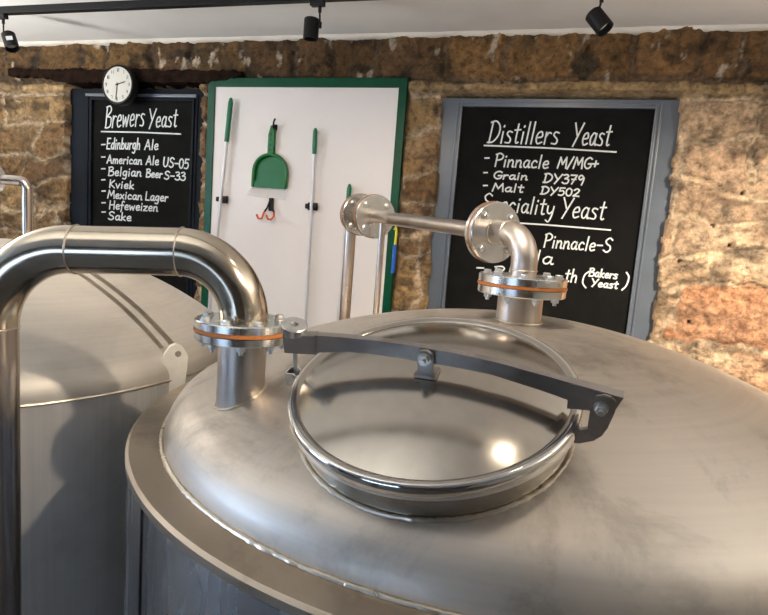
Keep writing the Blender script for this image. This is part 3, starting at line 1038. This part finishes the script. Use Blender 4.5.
# ================================================================== CLOCK
cc = (-1.811, 0.741)
t = empty('wall_clock', W(cc[0], cc[1] - 0.11, 0.035), 'round white-faced clock with a black case above the left blackboard', 'clock')
CO = W(cc[0], cc[1], 0.034)
bm = bmesh.new()
lathe(bm, [(0, 0), (0.116, 0), (0.121, 0.006), (0.121, 0.045), (0.117, 0.056), (0.109, 0.058), (0.106, 0.052), (0, 0.052)], CO, NV, 64)
obj('case', bm, M['black'], t)
bm = bmesh.new(); lathe(bm, [(0, 0.052), (0.106, 0.052), (0.106, 0.0535), (0, 0.0535)], CO, NV, 64)
face = obj('dial', bm, M['clockface'], t)
segs = {'0': 'abcdef', '1': 'bc', '2': 'abged', '3': 'abgcd', '4': 'fgbc', '5': 'afgcd', '6': 'afgedc', '7': 'abc', '8': 'abcdefg', '9': 'abcdfg'}
sp = {'a': ((0, 2), (1, 2)), 'b': ((1, 2), (1, 1)), 'c': ((1, 1), (1, 0)), 'd': ((0, 0), (1, 0)), 'e': ((0, 1), (0, 0)), 'f': ((0, 2), (0, 1)), 'g': ((0, 1), (1, 1))}
for h in range(1, 13):
    a = PI / 2 - h * PI / 6
    bm = bmesh.new()
    tx = str(h); s = 0.0085
    x0 = cc[0] + 0.086 * math.cos(a) - (len(tx) * 1.5 - 0.5) * s / 2; y0 = cc[1] + 0.086 * math.sin(a) - s
    for k, ch in enumerate(tx):
        for sg in segs[ch]:
            (p, q), (p2, q2) = sp[sg]
            ribbon(bm, [(x0 + (k * 1.5 + p) * s, y0 + q * s), (x0 + (k * 1.5 + p2) * s, y0 + q2 * s)], 0.034 + 0.0535, 0.0022)
    obj('numeral', bm, M['black'], face, smooth=False)
for (ang, ln, wd_) in ((15, 0.060, 0.005), (-96, 0.088, 0.004)):
    a = math.radians(ang)
    bm = bmesh.new(); ribbon(bm, [(cc[0] - 0.012 * math.cos(a), cc[1] - 0.012 * math.sin(a)), (cc[0] + ln * math.cos(a), cc[1] + ln * math.sin(a))], 0.034 + 0.0565, wd_)
    obj('hand', bm, M['black'], face, smooth=False)
bm = bmesh.new(); lathe(bm, [(0, 0.052), (0.005, 0.052), (0.005, 0.060), (0, 0.060)], CO, NV, 12); obj('hub', bm, M['black'], face)

# ================================================================== LIGHT TRACK AND SPOT HEADS
CV = CEIL - H
bm = bmesh.new(); wbox(bm, UL + 0.3, UR - 0.3, CV - 0.036, CV, 0.580, 0.620, 0.003)
tag(obj('lighting_track', bm, M['blackmetal'], None, smooth=False, origin=W(-0.3, CV, 0.6)), 'long black lighting track on the ceiling along the stone wall', 'track')


def spot_head(u, stem_u, v, tilt_axis, label, white_tag=False, off=0.6, stem_end=None):
    """tilt_axis: direction from the lamp's back to its mouth as (u, v, off)"""
    ax = (UV * tilt_axis[0] + Z * tilt_axis[1] + NV * tilt_axis[2]).normalized()
    C0 = W(u, v, off)
    t = empty('track_spotlight', W(stem_u, CV - 0.036, off), label, 'spotlight', 'black spotlights on the track')
    bm = bmesh.new(); wbox(bm, stem_u - 0.045, stem_u + 0.02, CV - 0.058, CV - 0.036, off - 0.016, off + 0.016, 0.003)
    obj('track_adapter', bm, M['black'], t, smooth=False)
    L = 0.092; R = 0.035
    bm = bmesh.new()
    lathe(bm, [(0, -L / 2), (R - 0.004, -L / 2), (R, -L / 2 + 0.004), (R, L / 2), (R - 0.003, L / 2), (R - 0.003, L / 2 - 0.03), (0, L / 2 - 0.034)], C0, ax, 32)
    h = obj('lamp_head', bm, M['blackmetal'], t)
    bm = bmesh.new(); lathe(bm, [(0, L / 2 - 0.033), (R - 0.006, L / 2 - 0.030), (R - 0.006, L / 2 - 0.026), (0, L / 2 - 0.028)], C0, ax, 24)
    obj('lens', bm, M['label'], h)
    back = C0 - ax * 0.026
    side = stem_end if stem_end else (stem_u, v + 0.035)
    Pj = W(side[0], side[1], off + 0.0)
    bm = bmesh.new()
    tube(bm, [W(stem_u, CV - 0.058, off), W(stem_u, CV - 0.085, off)], 0.008, 10)
    tube(bm, [W(stem_u, CV - 0.08, off), Pj], 0.0042, 10)
    tube(bm, [Pj + Z * 0.006, Pj - Z * 0.02], 0.009, 10)
    tube(bm, [Pj - Z * 0.006, back], 0.008, 10)
    obj('stem', bm, M['black'], t)
    if white_tag:
        x, y, a = frame(ax)
        toc = (Vector((0, 0, H)) - C0); toc = (toc - ax * toc.dot(ax)).normalized()
        sd = ax.cross(toc)
        bm = bmesh.new(); box(bm, C0 + toc * (R + 0.0005) + ax * 0.006, sd, toc, ax, 0.032, 0.003, 0.024)
        obj('sticker', bm, M['label'], h, smooth=False)
    return t


spot_head(-0.264, -0.226, 0.869, (0.0, -1, 0.02), 'black spotlight pointing straight down above the tool board', stem_end=(-0.222, 0.892))
spot_head(-2.078, -2.127, 0.847, (0.48, -0.88, 0.12), 'black spotlight with a white sticker at the far left', True, stem_end=(-2.126, 0.885))
spot_head(0.993, 0.993, 0.868, (0.62, -0.78, 0.25), 'tilted black spotlight above the Distillers Yeast blackboard', stem_end=(0.985, 0.905))
# the second track, behind and above the photographer, carries the lamps that light the tanks and boards
bm = bmesh.new(); wbox(bm, UL + 0.3, UR - 0.3, CV - 0.036, CV, 2.38, 2.42, 0.003)
tag(obj('lighting_track', bm, M['blackmetal'], None, smooth=False, origin=W(-0.3, CV, 2.4)), 'second black lighting track, seen mirrored as a dark curve in the lid', 'track')

# ================================================================== BREWING TANKS
T1 = Vector((0.3022, 1.4232, 0))
T2 = Vector((-1.2909, 1.9319, 0))
ZW = H - 0.4615                # height of the shoulder weld


def head_profile(Rw, Rs, rk, zt, n1=14, n2=26, start=None):
    """outside profile of a dished tank end: knuckle, then shallow crown; from the weld up"""
    kc = Rw - rk
    s = kc / (Rs - rk)
    re = Rs * s
    zc = zt - Rs
    zk = zc + (Rs - rk) * math.sqrt(1 - s * s)
    out = [(Rw, min(zk, start) if start else zk)]
    ph = math.acos(s) # angle of the crown edge on the knuckle circle
    for i in range(n1 + 1):
        a = ph * i / n1
        out.append((kc + rk * math.cos(a), zk + rk * math.sin(a)))
    te = math.asin(s)
    for i in range(1, n2 + 1):
        t = te * (1 - i / n2)
        out.append((Rs * math.sin(t), zc + Rs * math.cos(t)))
    return out, zk


def bead(bm, c, axis, R, r, seg=260, tilt=None, surf=None, seedv=1):
    """hand-laid weld bead, slightly uneven"""
    rr = random.Random(seedv)
    x, y, a = frame(axis)
    pts, rads = [], []
    for i in range(seg):
        t = 2 * PI * i / seg
        p = Vector(c) + (x * math.cos(t) + y * math.sin(t)) * (R + rr.uniform(-1, 1) * r * 0.18)
        if surf: p = surf(p)
        pts.append(p)
        rads.append(r * rr.uniform(0.75, 1.25))
    tube(bm, pts, rads, 8, closed=True)
    return bm


def feet(t, c, R, top, angs):
    for a in angs:
        p = c + Vector((math.cos(a), math.sin(a), 0)) * R
        bm = bmesh.new()
        tube(bm, [p, p + Z * top], 0.03, 20)
        lathe(bm, [(0, 0), (0.06, 0), (0.06, 0.01), (0.02, 0.03), (0, 0.03)], p, Z, 24)
        obj('leg', bm, M['jacket2'], t)


# ------------------------------------------------------------------ main tank
tank = empty('brewing_tank', T1, 'large stainless steel tank in front, with a round manway lid on its domed top', 'tank')
prof1, zk1 = head_profile(0.774, 1.5035, 0.11, H - 0.1917, start=ZW - 0.004)


def dome1(x, y):
    r = math.hypot(x - T1.x, y - T1.y)
    kc = 0.774 - 0.11; s = kc / (1.5035 - 0.11); re = 1.5035 * s; zc = H - 0.1917 - 1.5035
    if r < re: return zc + math.sqrt(1.5035 ** 2 - r * r)
    zk = zc + (1.5035 - 0.11) * math.sqrt(1 - s * s)
    return zk + math.sqrt(max(0, 0.11 ** 2 - (r - kc) ** 2))


bm = bmesh.new(); lathe(bm, prof1, T1, Z, 200)
obj('dome', bm, M['dome'], tank, auto=60)
bm = bmesh.new(); bead(bm, T1 + Z * (ZW + 0.001), Z, 0.7765, 0.0042, 900, seedv=3)
obj('weld_bead', bm, M['weld'], tank)
RO = 0.842
bm = bmesh.new(); lathe(bm, [(0.772, ZW), (RO - 0.006, ZW), (RO, ZW - 0.005), (RO, ZW - 0.018), (RO - 0.003, ZW - 0.020), (0.772, ZW - 0.020)], T1, Z, 220, closed=True)
obj('shoulder_ring', bm, M['ring'], tank, auto=30)
bm = bmesh.new(); lathe(bm, [(0, 0.2), (RO - 0.004, 0.2), (RO - 0.004, ZW - 0.017), (0, ZW - 0.017)], T1, Z, 220)
jk = obj('jacket', bm, M['jacket'], tank, auto=30)
a = math.radians(-143.1)
for k, aa in enumerate((a, a + 2.1, a + 4.2)):
    d = Vector((math.cos(aa), math.sin(aa), 0)); sd = Vector((-d.y, d.x, 0))
    bm = bmesh.new()
    box(bm, T1 + d * (RO - 0.0035) + Z * (0.2 + (ZW - 0.017)) / 2, sd, d, Z, 0.0035, 0.003, ZW - 0.017 - 0.2)
    obj('cladding_seam', bm, M['black'], jk, smooth=False)
feet(tank, T1, 0.70, 0.205, [math.radians(q) for q in (45, 135, 225, 315)])


# nozzles rising from the dome
def nozzle(cx, cy, R, ztop, lab):
    c = Vector((cx, cy, 0))
    bm = bmesh.new()
    seg = 48
    A, B = [], []
    for i in range(seg):
        t = 2 * PI * i / seg
        x, y = cx + R * math.cos(t), cy + R * math.sin(t)
        A.append(bm.verts.new((x, y, dome1(x, y) - 0.006))); B.append(bm.verts.new((x, y, ztop)))
    for i in range(seg):
        j = (i + 1) % seg
        bm.faces.new((A[i], A[j], B[j], B[i]))
    bm.faces.new(B)
    o = obj('nozzle', bm, M['pipe_dull'], tank, origin=(cx, cy, dome1(cx, cy)))
    bm = bmesh.new()
    bead(bm, c, Z, R + 0.002, 0.0026, 130, surf=lambda p: Vector((p.x, p.y, dome1(p.x, p.y) + 0.001)), seedv=5)
    obj('weld_bead', bm, M['weld'], o)
    return o


def flange_ring(bm, c, axis, R, th, ri=0.02):
    lathe(bm, [(ri, 0), (R - 0.002, 0), (R, 0.002), (R, th - 0.002), (R - 0.002, th), (ri, th)], c, axis, 72, closed=True)


LX, LY, LZ = -0.259, 1.103, H - 0.2105      # gasket plane of the left flange pair
RX, RY, RZ = 0.311, 1.372, H - 0.1107       # gasket plane of the middle flange pair
nz1 = nozzle(LX, LY, 0.0445, LZ - 0.004, '')
nz2 = nozzle(RX, RY, 0.051, RZ - 0.004, '')
for (nzz, x, y, z, R, th, n, rc, br) in ((nz1, LX, LY, LZ, 0.088, 0.016, 8, 0.071, 0.0085), (nz2, RX, RY, RZ, 0.099, 0.019, 8, 0.080, 0.009)):
    bm = bmesh.new(); flange_ring(bm, (x, y, z - 0.0025 - th), Z, R, th)
    fl = obj('flange', bm, M['flange'], nzz, auto=30)
    bolts(fl, M['bolt'], (x, y, z - 0.0025 - th), (0, 0, -1), rc, n, br, 0.010, phase=0.2, shank=0.006)

# manway: short neck, lid with a rolled rim, clamp bar
MN = Vector((-0.1402, -0.324, 0.9356)).normalized()
MO = Vector((0.0851, 0.9217, -0.2436 + H))     # centre of the rim
ME = Vector((0.9393, -0.3425, 0.0222)); ME = (ME - MN * ME.dot(MN)).normalized()
MF = MN.cross(ME).normalized()                  # away from the camera
MB = MO - MN * 0.0633
Cs = Vector((T1.x, T1.y, H - 0.1917 - 1.5035))


def onsphere(p):
    d = (p - Cs).normalized()
    return Cs + d * 1.5045


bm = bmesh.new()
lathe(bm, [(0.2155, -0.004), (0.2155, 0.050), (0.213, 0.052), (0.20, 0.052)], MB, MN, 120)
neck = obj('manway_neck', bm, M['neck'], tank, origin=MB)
bm = bmesh.new(); bead(bm, MB, MN, 0.2175, 0.0034, 330, surf=onsphere, seedv=8)
obj('weld_bead', bm, M['weld'], neck)
LH = 0.036
lp = [(0.2195, -0.006), (0.2195, 0.0030), (0.2160, 0.0030), (0.2120, 0.0012)]
RD = 0.2105
Rl = (RD ** 2 + LH ** 2) / (2 * LH)
for i in range(0, 31):
    r = RD * (1 - i / 30)
    lp.append((r, LH - (Rl - math.sqrt(Rl * Rl - r * r))))
bm = bmesh.new(); lathe(bm, lp, MO, MN, 160)
M['lid'] = steel('lid_steel', (0.54, 0.50, 0.44), 0.16, 0.03, 'free', 0.05, 0.05)
lid = obj('manway_lid', bm, M['lid'], tank, origin=MO, auto=50)
bm = bmesh.new()
lathe(bm, [(0.2165, -0.0215), (0.2262, -0.0215), (0.2275, -0.0195), (0.2290, -0.0110), (0.2288, -0.0030), (0.2272, 0.0012), (0.2245, 0.0036), (0.2215, 0.0040), (0.2190, 0.0028)], MO, MN, 160)
obj('rolled_rim', bm, M['mirror'], lid, auto=60)


def L3(s, h, k=0.0):
    """lid frame: s along the clamp bar, h up from the rim, k away from the camera"""
    return MO + ME * s + MN * h + MF * (k + KOFF)


KOFF = -0.016
top = [(-0.241, 0.072), (-0.186, 0.079), (-0.139, 0.082), (-0.09, 0.083), (-0.04, 0.083), (-0.004, 0.081), (0.035, 0.079), (0.07, 0.076), (0.105, 0.072), (0.14, 0.066), (0.175, 0.060), (0.211, 0.053), (0.273, 0.042)]
bot = [(0.262, 0.012), (0.219, 0.021), (0.190, 0.029), (0.167, 0.035), (0.13, 0.043), (0.098, 0.050), (0.05, 0.054), (0.012, 0.0555), (-0.04, 0.0575), (-0.09, 0.058), (-0.133, 0.056), (-0.186, 0.047), (-0.243, 0.041)]
bm = bmesh.new()
prism(bm, top + bot, 0.012, lambda a_, b_: L3(a_, b_), MF, 0.0012)
bar = obj('clamp_bar', bm, M['strap'], tank, smooth=False, origin=L3(0, 0.06))
bar['label'] = 'flat grey bar bridging the lid'
# thick blocks at both ends of the bar
bm = bmesh.new(); prism(bm, [(-0.245, 0.040), (-0.243, 0.074), (-0.184, 0.080), (-0.186, 0.045)], 0.018, lambda a_, b_: L3(a_, b_, -0.001), MF, 0.001)
obj('end_block', bm, M['strap'], bar, smooth=False)
bm = bmesh.new(); prism(bm, [(0.206, 0.012), (0.206, 0.056), (0.278, 0.043), (0.266, 0.012), (0.24, 0.016)], 0.018, lambda a_, b_: L3(a_, b_, -0.001), MF, 0.001)
obj('end_block', bm, M['strap'], bar, smooth=False)
# centre lug and its bolt
bm = bmesh.new(); prism(bm, [(-0.012, 0.0395), (-0.013, 0.072), (-0.008, 0.079), (0.003, 0.081), (0.011, 0.076), (0.013, 0.069), (0.011, 0.0395)], 0.008, lambda a_, b_: L3(a_, b_, -0.011), MF, 0.001)
lug = obj('centre_lug', bm, M['strap'], bar, smooth=False)
bm = bmesh.new(); hexbolt(bm, L3(0, 0.068, -0.015), -MF, 0.0085, 0.009, 0.004); obj('bolt', bm, M['bolt'], bar, smooth=False)
bm = bmesh.new(); box(bm, L3(0, 0.0385, -0.006), ME, MF, MN, 0.034, 0.030, 0.005, 0.001)
obj('lid_pad', bm, M['strap'], lid, smooth=False)

# hinge bracket on the right
BX, BH = 0.251, 0.029
hp = [(BX + a_, BH + b_) for a_, b_ in [(0.0016, 0.0202), (-0.008, 0.0165), (-0.0135, 0.008), (-0.0139, 0.0), (-0.0139, -0.040), (-0.032, -0.045), (-0.045, -0.0587), (-0.045, -0.070), (-0.024, -0.068), (-0.005, -0.059), (0.005, -0.048), (0.011, -0.033), (0.018, -0.005), (0.018, 0.0116), (0.011, 0.0185)]]
hb = None
for k, kk in enumerate((-0.016,)):
    bm = bmesh.new(); prism(bm, hp, 0.006, lambda a_, b_: L3(a_, b_, kk), MF, 0.0012)
    if hb is None: hb = obj('hinge_bracket', bm, M['strap'], tank, smooth=False, origin=L3(0.24, -0.02))
    else: obj('cheek_plate', bm, M['strap'], hb, smooth=False)
bm = bmesh.new()
hexbolt(bm, L3(BX, BH, -0.019), -MF, 0.0085, 0.010, 0.005)
tube(bm, [L3(BX, BH, -0.019), L3(BX, BH, 0.012)], 0.005, 10)
obj('hinge_pin', bm, M['bolt'], hb, smooth=False)
for s_, h_ in ((BX - 0.0386, BH - 0.0595), (BX - 0.011, BH - 0.050)):
    bm = bmesh.new(); lathe(bm, [(0, 0), (0.0048, 0), (0.004, 0.0025), (0, 0.003)], L3(s_, h_, -0.019), -MF, 16); obj('rivet', bm, M['strap'], hb)
bm = bmesh.new(); box(bm, L3(0.217, -0.034, 0.0), ME, MF, MN, 0.022, 0.024, 0.014, 0.001); obj('mounting_block', bm, M['strap'], hb, smooth=False)

# swing-bolt clamp with its round hand nut on the left
KC = L3(-0.232, 0.0, 0.0)
bm = bmesh.new()
kb = L3(-0.226, 0.078, 0.0)
lathe(bm, [(0.0045, 0), (0.0195, 0.000), (0.0212, 0.0015), (0.0212, 0.014), (0.0200, 0.0150), (0.0062, 0.0150), (0.0055, 0.0130), (0.0055, 0.010), (0.0045, 0.010)], kb, (MN + ME * 0.25 + MF * -0.05), 48, closed=True)
knob = obj('hand_nut', bm, M['flange'], tank, origin=kb, auto=25)
bm = bmesh.new(); tube(bm, [L3(-0.226, 0.078 + 0.015, 0.0), L3(-0.230, 0.04, 0.0), L3(-0.234, -0.006, 0.0)], 0.0040, 14); obj('threaded_rod', bm, M['bolt'], knob)
bm = bmesh.new()
for s_ in (-1, 1):
    prism(bm, [(-0.250, -0.024), (-0.250, 0.001), (-0.234, 0.001), (-0.222, -0.012), (-0.218, -0.024)], 0.0025, lambda a_, b_: L3(a_, b_, s_ * 0.010), MF)
prism(bm, [(-0.2505, -0.024), (-0.2505, 0.001), (-0.248, 0.001), (-0.248, -0.024)], 0.022, lambda a_, b_: L3(a_, b_, 0), MF)
cb = obj('clamp_bracket', bm, M['flange'], tank, smooth=False, origin=L3(-0.24, -0.02))
bm = bmesh.new(); tube(bm, [L3(-0.234, -0.008, -0.013), L3(-0.234, -0.008, 0.013)], 0.004, 12); obj('pin', bm, M['bolt'], cb)

# ------------------------------------------------------------------ large overflow pipe on the left
bp_ = empty('elbow_pipe', (LX, LY, LZ), 'thick polished steel pipe arching over from the left to the bolted flange', 'pipe')
PR = 0.0445
BR = 0.119
BL = 0.157
zt_, zl_ = H - 0.0755, H - 0.086
XL = -0.573
cR = Vector((LX - BR, LY, zt_ - BR))
ptsR = [Vector((LX, LY, LZ + 0.004))] + arc(cR, (1, 0, 0), (0, 0, 1), BR, 0, PI / 2, 22)
cL = Vector((XL, LY, zl_ - BL))
ptsL = arc(cL, (0, 0, 1), (-1, 0, 0), BL, 0, PI / 2, 22)
bm = bmesh.new(); tube(bm, ptsR, PR, 48, caps=False); obj('elbow', bm, M['pipe'], bp_)
bm = bmesh.new(); tube(bm, [ptsR[-1], ptsL[0]], PR - 0.0004, 48, caps=False); obj('straight_pipe', bm, M['pipe'], bp_)
bm = bmesh.new(); tube(bm, ptsL, PR, 48, caps=False); obj('elbow', bm, M['pipe'], bp_)
bm = bmesh.new(); tube(bm, [ptsL[-1], Vector((ptsL[-1].x, LY, 0.0))], PR - 0.0006, 48); obj('downpipe', bm, M['pipe_brushed'], bp_)
for i, (c, ax) in enumerate(((ptsR[-1], (1, 0, 0)), (ptsL[0], (1, 0, 0)), (ptsL[-1], (0, 0, 1)))):
    bm = bmesh.new(); bead(bm, c, ax, PR + 0.0002, 0.0014, 90, seedv=20 + i); obj('weld_bead', bm, M['pipe_dull'], bp_)
bm = bmesh.new(); flange_ring(bm, (LX, LY, LZ + 0.0025), Z, 0.088, 0.016, PR - 0.002)
fl = obj('flange', bm, M['flange'], bp_, auto=30)
bolts(fl, M['bolt'], (LX, LY, LZ + 0.0185), Z, 0.071, 8, 0.0085, 0.007, phase=0.2)
bm = bmesh.new(); lathe(bm, [(0.05, -0.0025), (0.0895, -0.0025), (0.0895, 0.0025), (0.05, 0.0025)], (LX, LY, LZ), Z, 72, closed=True)
obj('gasket', bm, M['gasket'], bp_)

# ------------------------------------------------------------------ elbow and horizontal run on the middle flange
D1 = Vector((0.262, 1.488, H + 0.003)); D2 = Vector((-0.0515, 2.093, H + 0.028))
AX = (D2 - D1).normalized()
AH = Vector((AX.x, AX.y, 0)).normalized()
rn = empty('flanged_pipe_run', (RX, RY, RZ), 'thin brushed pipe with round bolted flanges running back from the dull elbow', 'pipe')
ER = 0.030
eb = 0.062
P0_ = Vector((RX, RY, RZ + 0.004))
zt2 = H + 0.003
cc_ = Vector((RX, RY, zt2 - eb)) + AH * eb
pts = [P0_, Vector((RX, RY, RZ + 0.03))] + arc(cc_, -AH, (0, 0, 1), eb, 0, PI / 2, 20)
pend = D1 + AH * 0.0
pts.append(pend)
bm = bmesh.new(); tube(bm, pts, ER, 40, caps=False); obj('elbow', bm, M['pipe_dull'], rn)
for i, (c, ax) in enumerate(((Vector((RX, RY, RZ + 0.034)), Z), (pts[-2], AH), (D1 - AH * 0.003, AH))):
    bm = bmesh.new(); bead(bm, c, ax, ER + 0.0003, 0.0016, 80, seedv=30 + i); obj('weld_bead', bm, M['weld'], rn)
bm = bmesh.new(); flange_ring(bm, (RX, RY, RZ + 0.0025), Z, 0.099, 0.019, ER - 0.002)
fl = obj('flange', bm, M['flange'], rn, auto=30)
bolts(fl, M['bolt'], (RX, RY, RZ + 0.0215), Z, 0.080, 8, 0.009, 0.008, phase=0.2)
bm = bmesh.new(); lathe(bm, [(0.05, -0.0025), (0.1008, -0.0025), (0.1008, 0.0025), (0.05, 0.0025)], (RX, RY, RZ), Z, 72, closed=True)
obj('gasket', bm, M['gasket'], rn)


def flange_pair(c, axis, R, th, n, rc, phase, br=0.009):
    """c: centre of the face turned to the camera; axis points away from the camera"""
    f = None
    for k in (0, 1):
        bm = bmesh.new(); flange_ring(bm, c + axis * (k * (th + 0.004)), axis, R, th, 0.018)
        f2 = obj('flange', bm, M['flange'], rn, auto=30)
        if k == 0: f = f2
    bolts(f, M['bolt'], c, -axis, rc, n, br, 0.009, phase=phase, gap=2 * th + 0.004, shank=0.004)
    bm = bmesh.new(); lathe(bm, [(0.03, 0), (R + 0.0012, 0), (R + 0.0012, 0.004), (0.03, 0.004)], c + axis * th, axis, 64, closed=True)
    obj('gasket', bm, M['copper'], rn)


flange_pair(D1, AX, 0.075, 0.013, 4, 0.056, 0.0)
flange_pair(D2, AX, 0.075, 0.013, 4, 0.056, 0.0)
D3 = D2 + AX * 0.115
flange_pair(D3, AX, 0.075, 0.013, 4, 0.056, 0.0)
SR = 0.0208
bm = bmesh.new(); tube(bm, [D1 + AX * 0.025, D2 + AX * 0.002], SR, 32); obj('straight_pipe', bm, M['run'], rn)
bm = bmesh.new(); tube(bm, [D2 + AX * 0.026, D3 + AX * 0.002], SR, 32); obj('spool', bm, M['run'], rn)
s0 = D3 + AX * 0.028
rb = 0.055
c3 = s0 + AX * 0.012 - Z * rb
pts = [s0] + arc(c3, Z, AX, rb, 0, PI / 2, 12)
pts.append(Vector((pts[-1].x, pts[-1].y, 0.0)))
bm = bmesh.new(); tube(bm, pts, SR, 32); obj('downpipe', bm, M['run'], rn)
# thin branch down onto the tank's shoulder
bpnt = D2 - AX * 0.055
bm = bmesh.new(); tube(bm, [bpnt - Z * 0.012, Vector((bpnt.x, bpnt.y, dome1(bpnt.x, bpnt.y) + 0.0005))], 0.0105, 20)
obj('branch_pipe', bm, M['run'], rn)

# ------------------------------------------------------------------ second tank, on the left
tank2 = empty('brewing_tank', T2, 'pale dull steel tank on the left behind the arching pipe', 'tank')
prof2, zk2 = head_profile(0.774, 1.2, 0.11, H - 0.136)
bm = bmesh.new(); lathe(bm, prof2, T2, Z, 180); obj('dome', bm, M['dome2'], tank2, auto=60)
bm = bmesh.new(); bead(bm, T2 + Z * zk2, Z, 0.775, 0.0035, 480, seedv=41); obj('weld_bead', bm, M['weld'], tank2)
bm = bmesh.new(); lathe(bm, [(0, 0.2), (0.773, 0.2), (0.773, zk2), (0, zk2)], T2, Z, 180); obj('jacket', bm, M['jacket2'], tank2, auto=30)
feet(tank2, T2, 0.65, 0.205, [math.radians(q) for q in (45, 135, 225, 315)])
# darker ground-out strip over an old seam, running up the dome
zc2 = H - 0.136 - 1.2
for dth, wdt in ((-0.012, 0.018), (0.032, 0.022)):
    bm = bmesh.new(); prev = None
    A_ = math.radians(-22.5)
    for i in range(40):
        r = 0.735 - 0.62 * i / 39
        def sp_(r_, lat):
            d = Vector((math.cos(A_), math.sin(A_), 0)); s_ = Vector((-d.y, d.x, 0))
            p = T2 + d * r_ + s_ * lat
            rr = math.hypot(p.x - T2.x, p.y - T2.y)
            kc = 0.664; s = kc / 1.09; re = 1.2 * s
            zz = zc2 + math.sqrt(1.44 - rr * rr) if rr < re else zk2 + math.sqrt(max(0, 0.0121 - (rr - kc) ** 2))
            return Vector((p.x, p.y, zz))
        q = [bm.verts.new(sp_(r, dth) + Z * 0.0008), bm.verts.new(sp_(r, dth + wdt) + Z * 0.0008)]
        if prev: bm.faces.new((prev[0], prev[1], q[1], q[0]))
        prev = q
    obj('ground_seam', bm, M['ring'], tank2)
# lifting lug
A_ = math.radians(-23.5)
d = Vector((math.cos(A_), math.sin(A_), 0)); s_ = Vector((-d.y, d.x, 0))
fc = (Vector((0.50, -0.87, 0))).normalized()
side = Vector((-fc.y, fc.x, 0))
B0 = T2 + d * 0.772 + s_ * 0.016 + Z * (H - 0.475)
lp_ = [(-0.034, -0.05), (-0.036, 0.034), (-0.025, 0.078), (-0.011, 0.100), (0.004, 0.106), (0.022, 0.098), (0.038, 0.072), (0.036, 0.035), (0.032, 0.0), (0.032, -0.05)]
bm = bmesh.new(); prism(bm, lp_, 0.020, lambda a_, b_: B0 + side * a_ + Z * b_, fc, 0.001)
lg = obj('lifting_lug', bm, M['lug'], tank2, smooth=False, origin=B0)
bm = bmesh.new(); lathe(bm, [(0, 0), (0.0085, 0), (0.0085, 0.0006), (0, 0.0006)], B0 + side * 0.010 + Z * 0.078 + fc * 0.0101, fc, 20); obj('eye_hole', bm, M['ring'], lg)
bm = bmesh.new(); pth = [B0 + side * -0.034 + fc * 0.006 + Z * (0.05 - 0.011 * i) + Vector((random.uniform(-.002, .002), 0, 0)) for i in range(11)]
tube(bm, pth, [random.uniform(0.003, 0.0055) for _ in pth], 8); obj('weld_bead', bm, M['weld'], lg)

# ------------------------------------------------------------------ small pipe at the far left, rising from the second tank
def dome2(x, y):
    rr = math.hypot(x - T2.x, y - T2.y)
    kc = 0.664; s = kc / 1.09; re = 1.2 * s
    return zc2 + math.sqrt(1.44 - rr * rr) if rr < re else zk2 + math.sqrt(max(0, 0.0121 - (rr - kc) ** 2))


p1 = Vector((-1.37, 2.28, H + 0.063))
sp2 = empty('bent_pipe', (p1.x, p1.y, dome2(p1.x, p1.y)), 'small bent steel pipe at the left edge, above the pale tank', 'pipe')
rb = 0.03
pts = [Vector((p1.x, p1.y, dome2(p1.x, p1.y) + 0.0005))] + arc(p1 + Vector((-rb, 0, -rb)), (1, 0, 0), (0, 0, 1), rb, 0, PI / 2, 10) + [p1 + Vector((-0.11, 0, 0.0))]
bm = bmesh.new(); tube(bm, pts, 0.0185, 24, caps=False); obj('bent_tube', bm, M['pipe_brushed'], sp2)
bm = bmesh.new(); flange_ring(bm, p1 + Vector((-0.110, 0, 0)), (-1, 0, 0), 0.05, 0.014, 0.012); obj('flange', bm, M['flange'], sp2, auto=30)
bm = bmesh.new(); tube(bm, [p1 + Vector((-0.12, 0, 0)), p1 + Vector((-0.5, 0, 0))], 0.0185, 20); obj('straight_pipe', bm, M['pipe_brushed'], sp2)
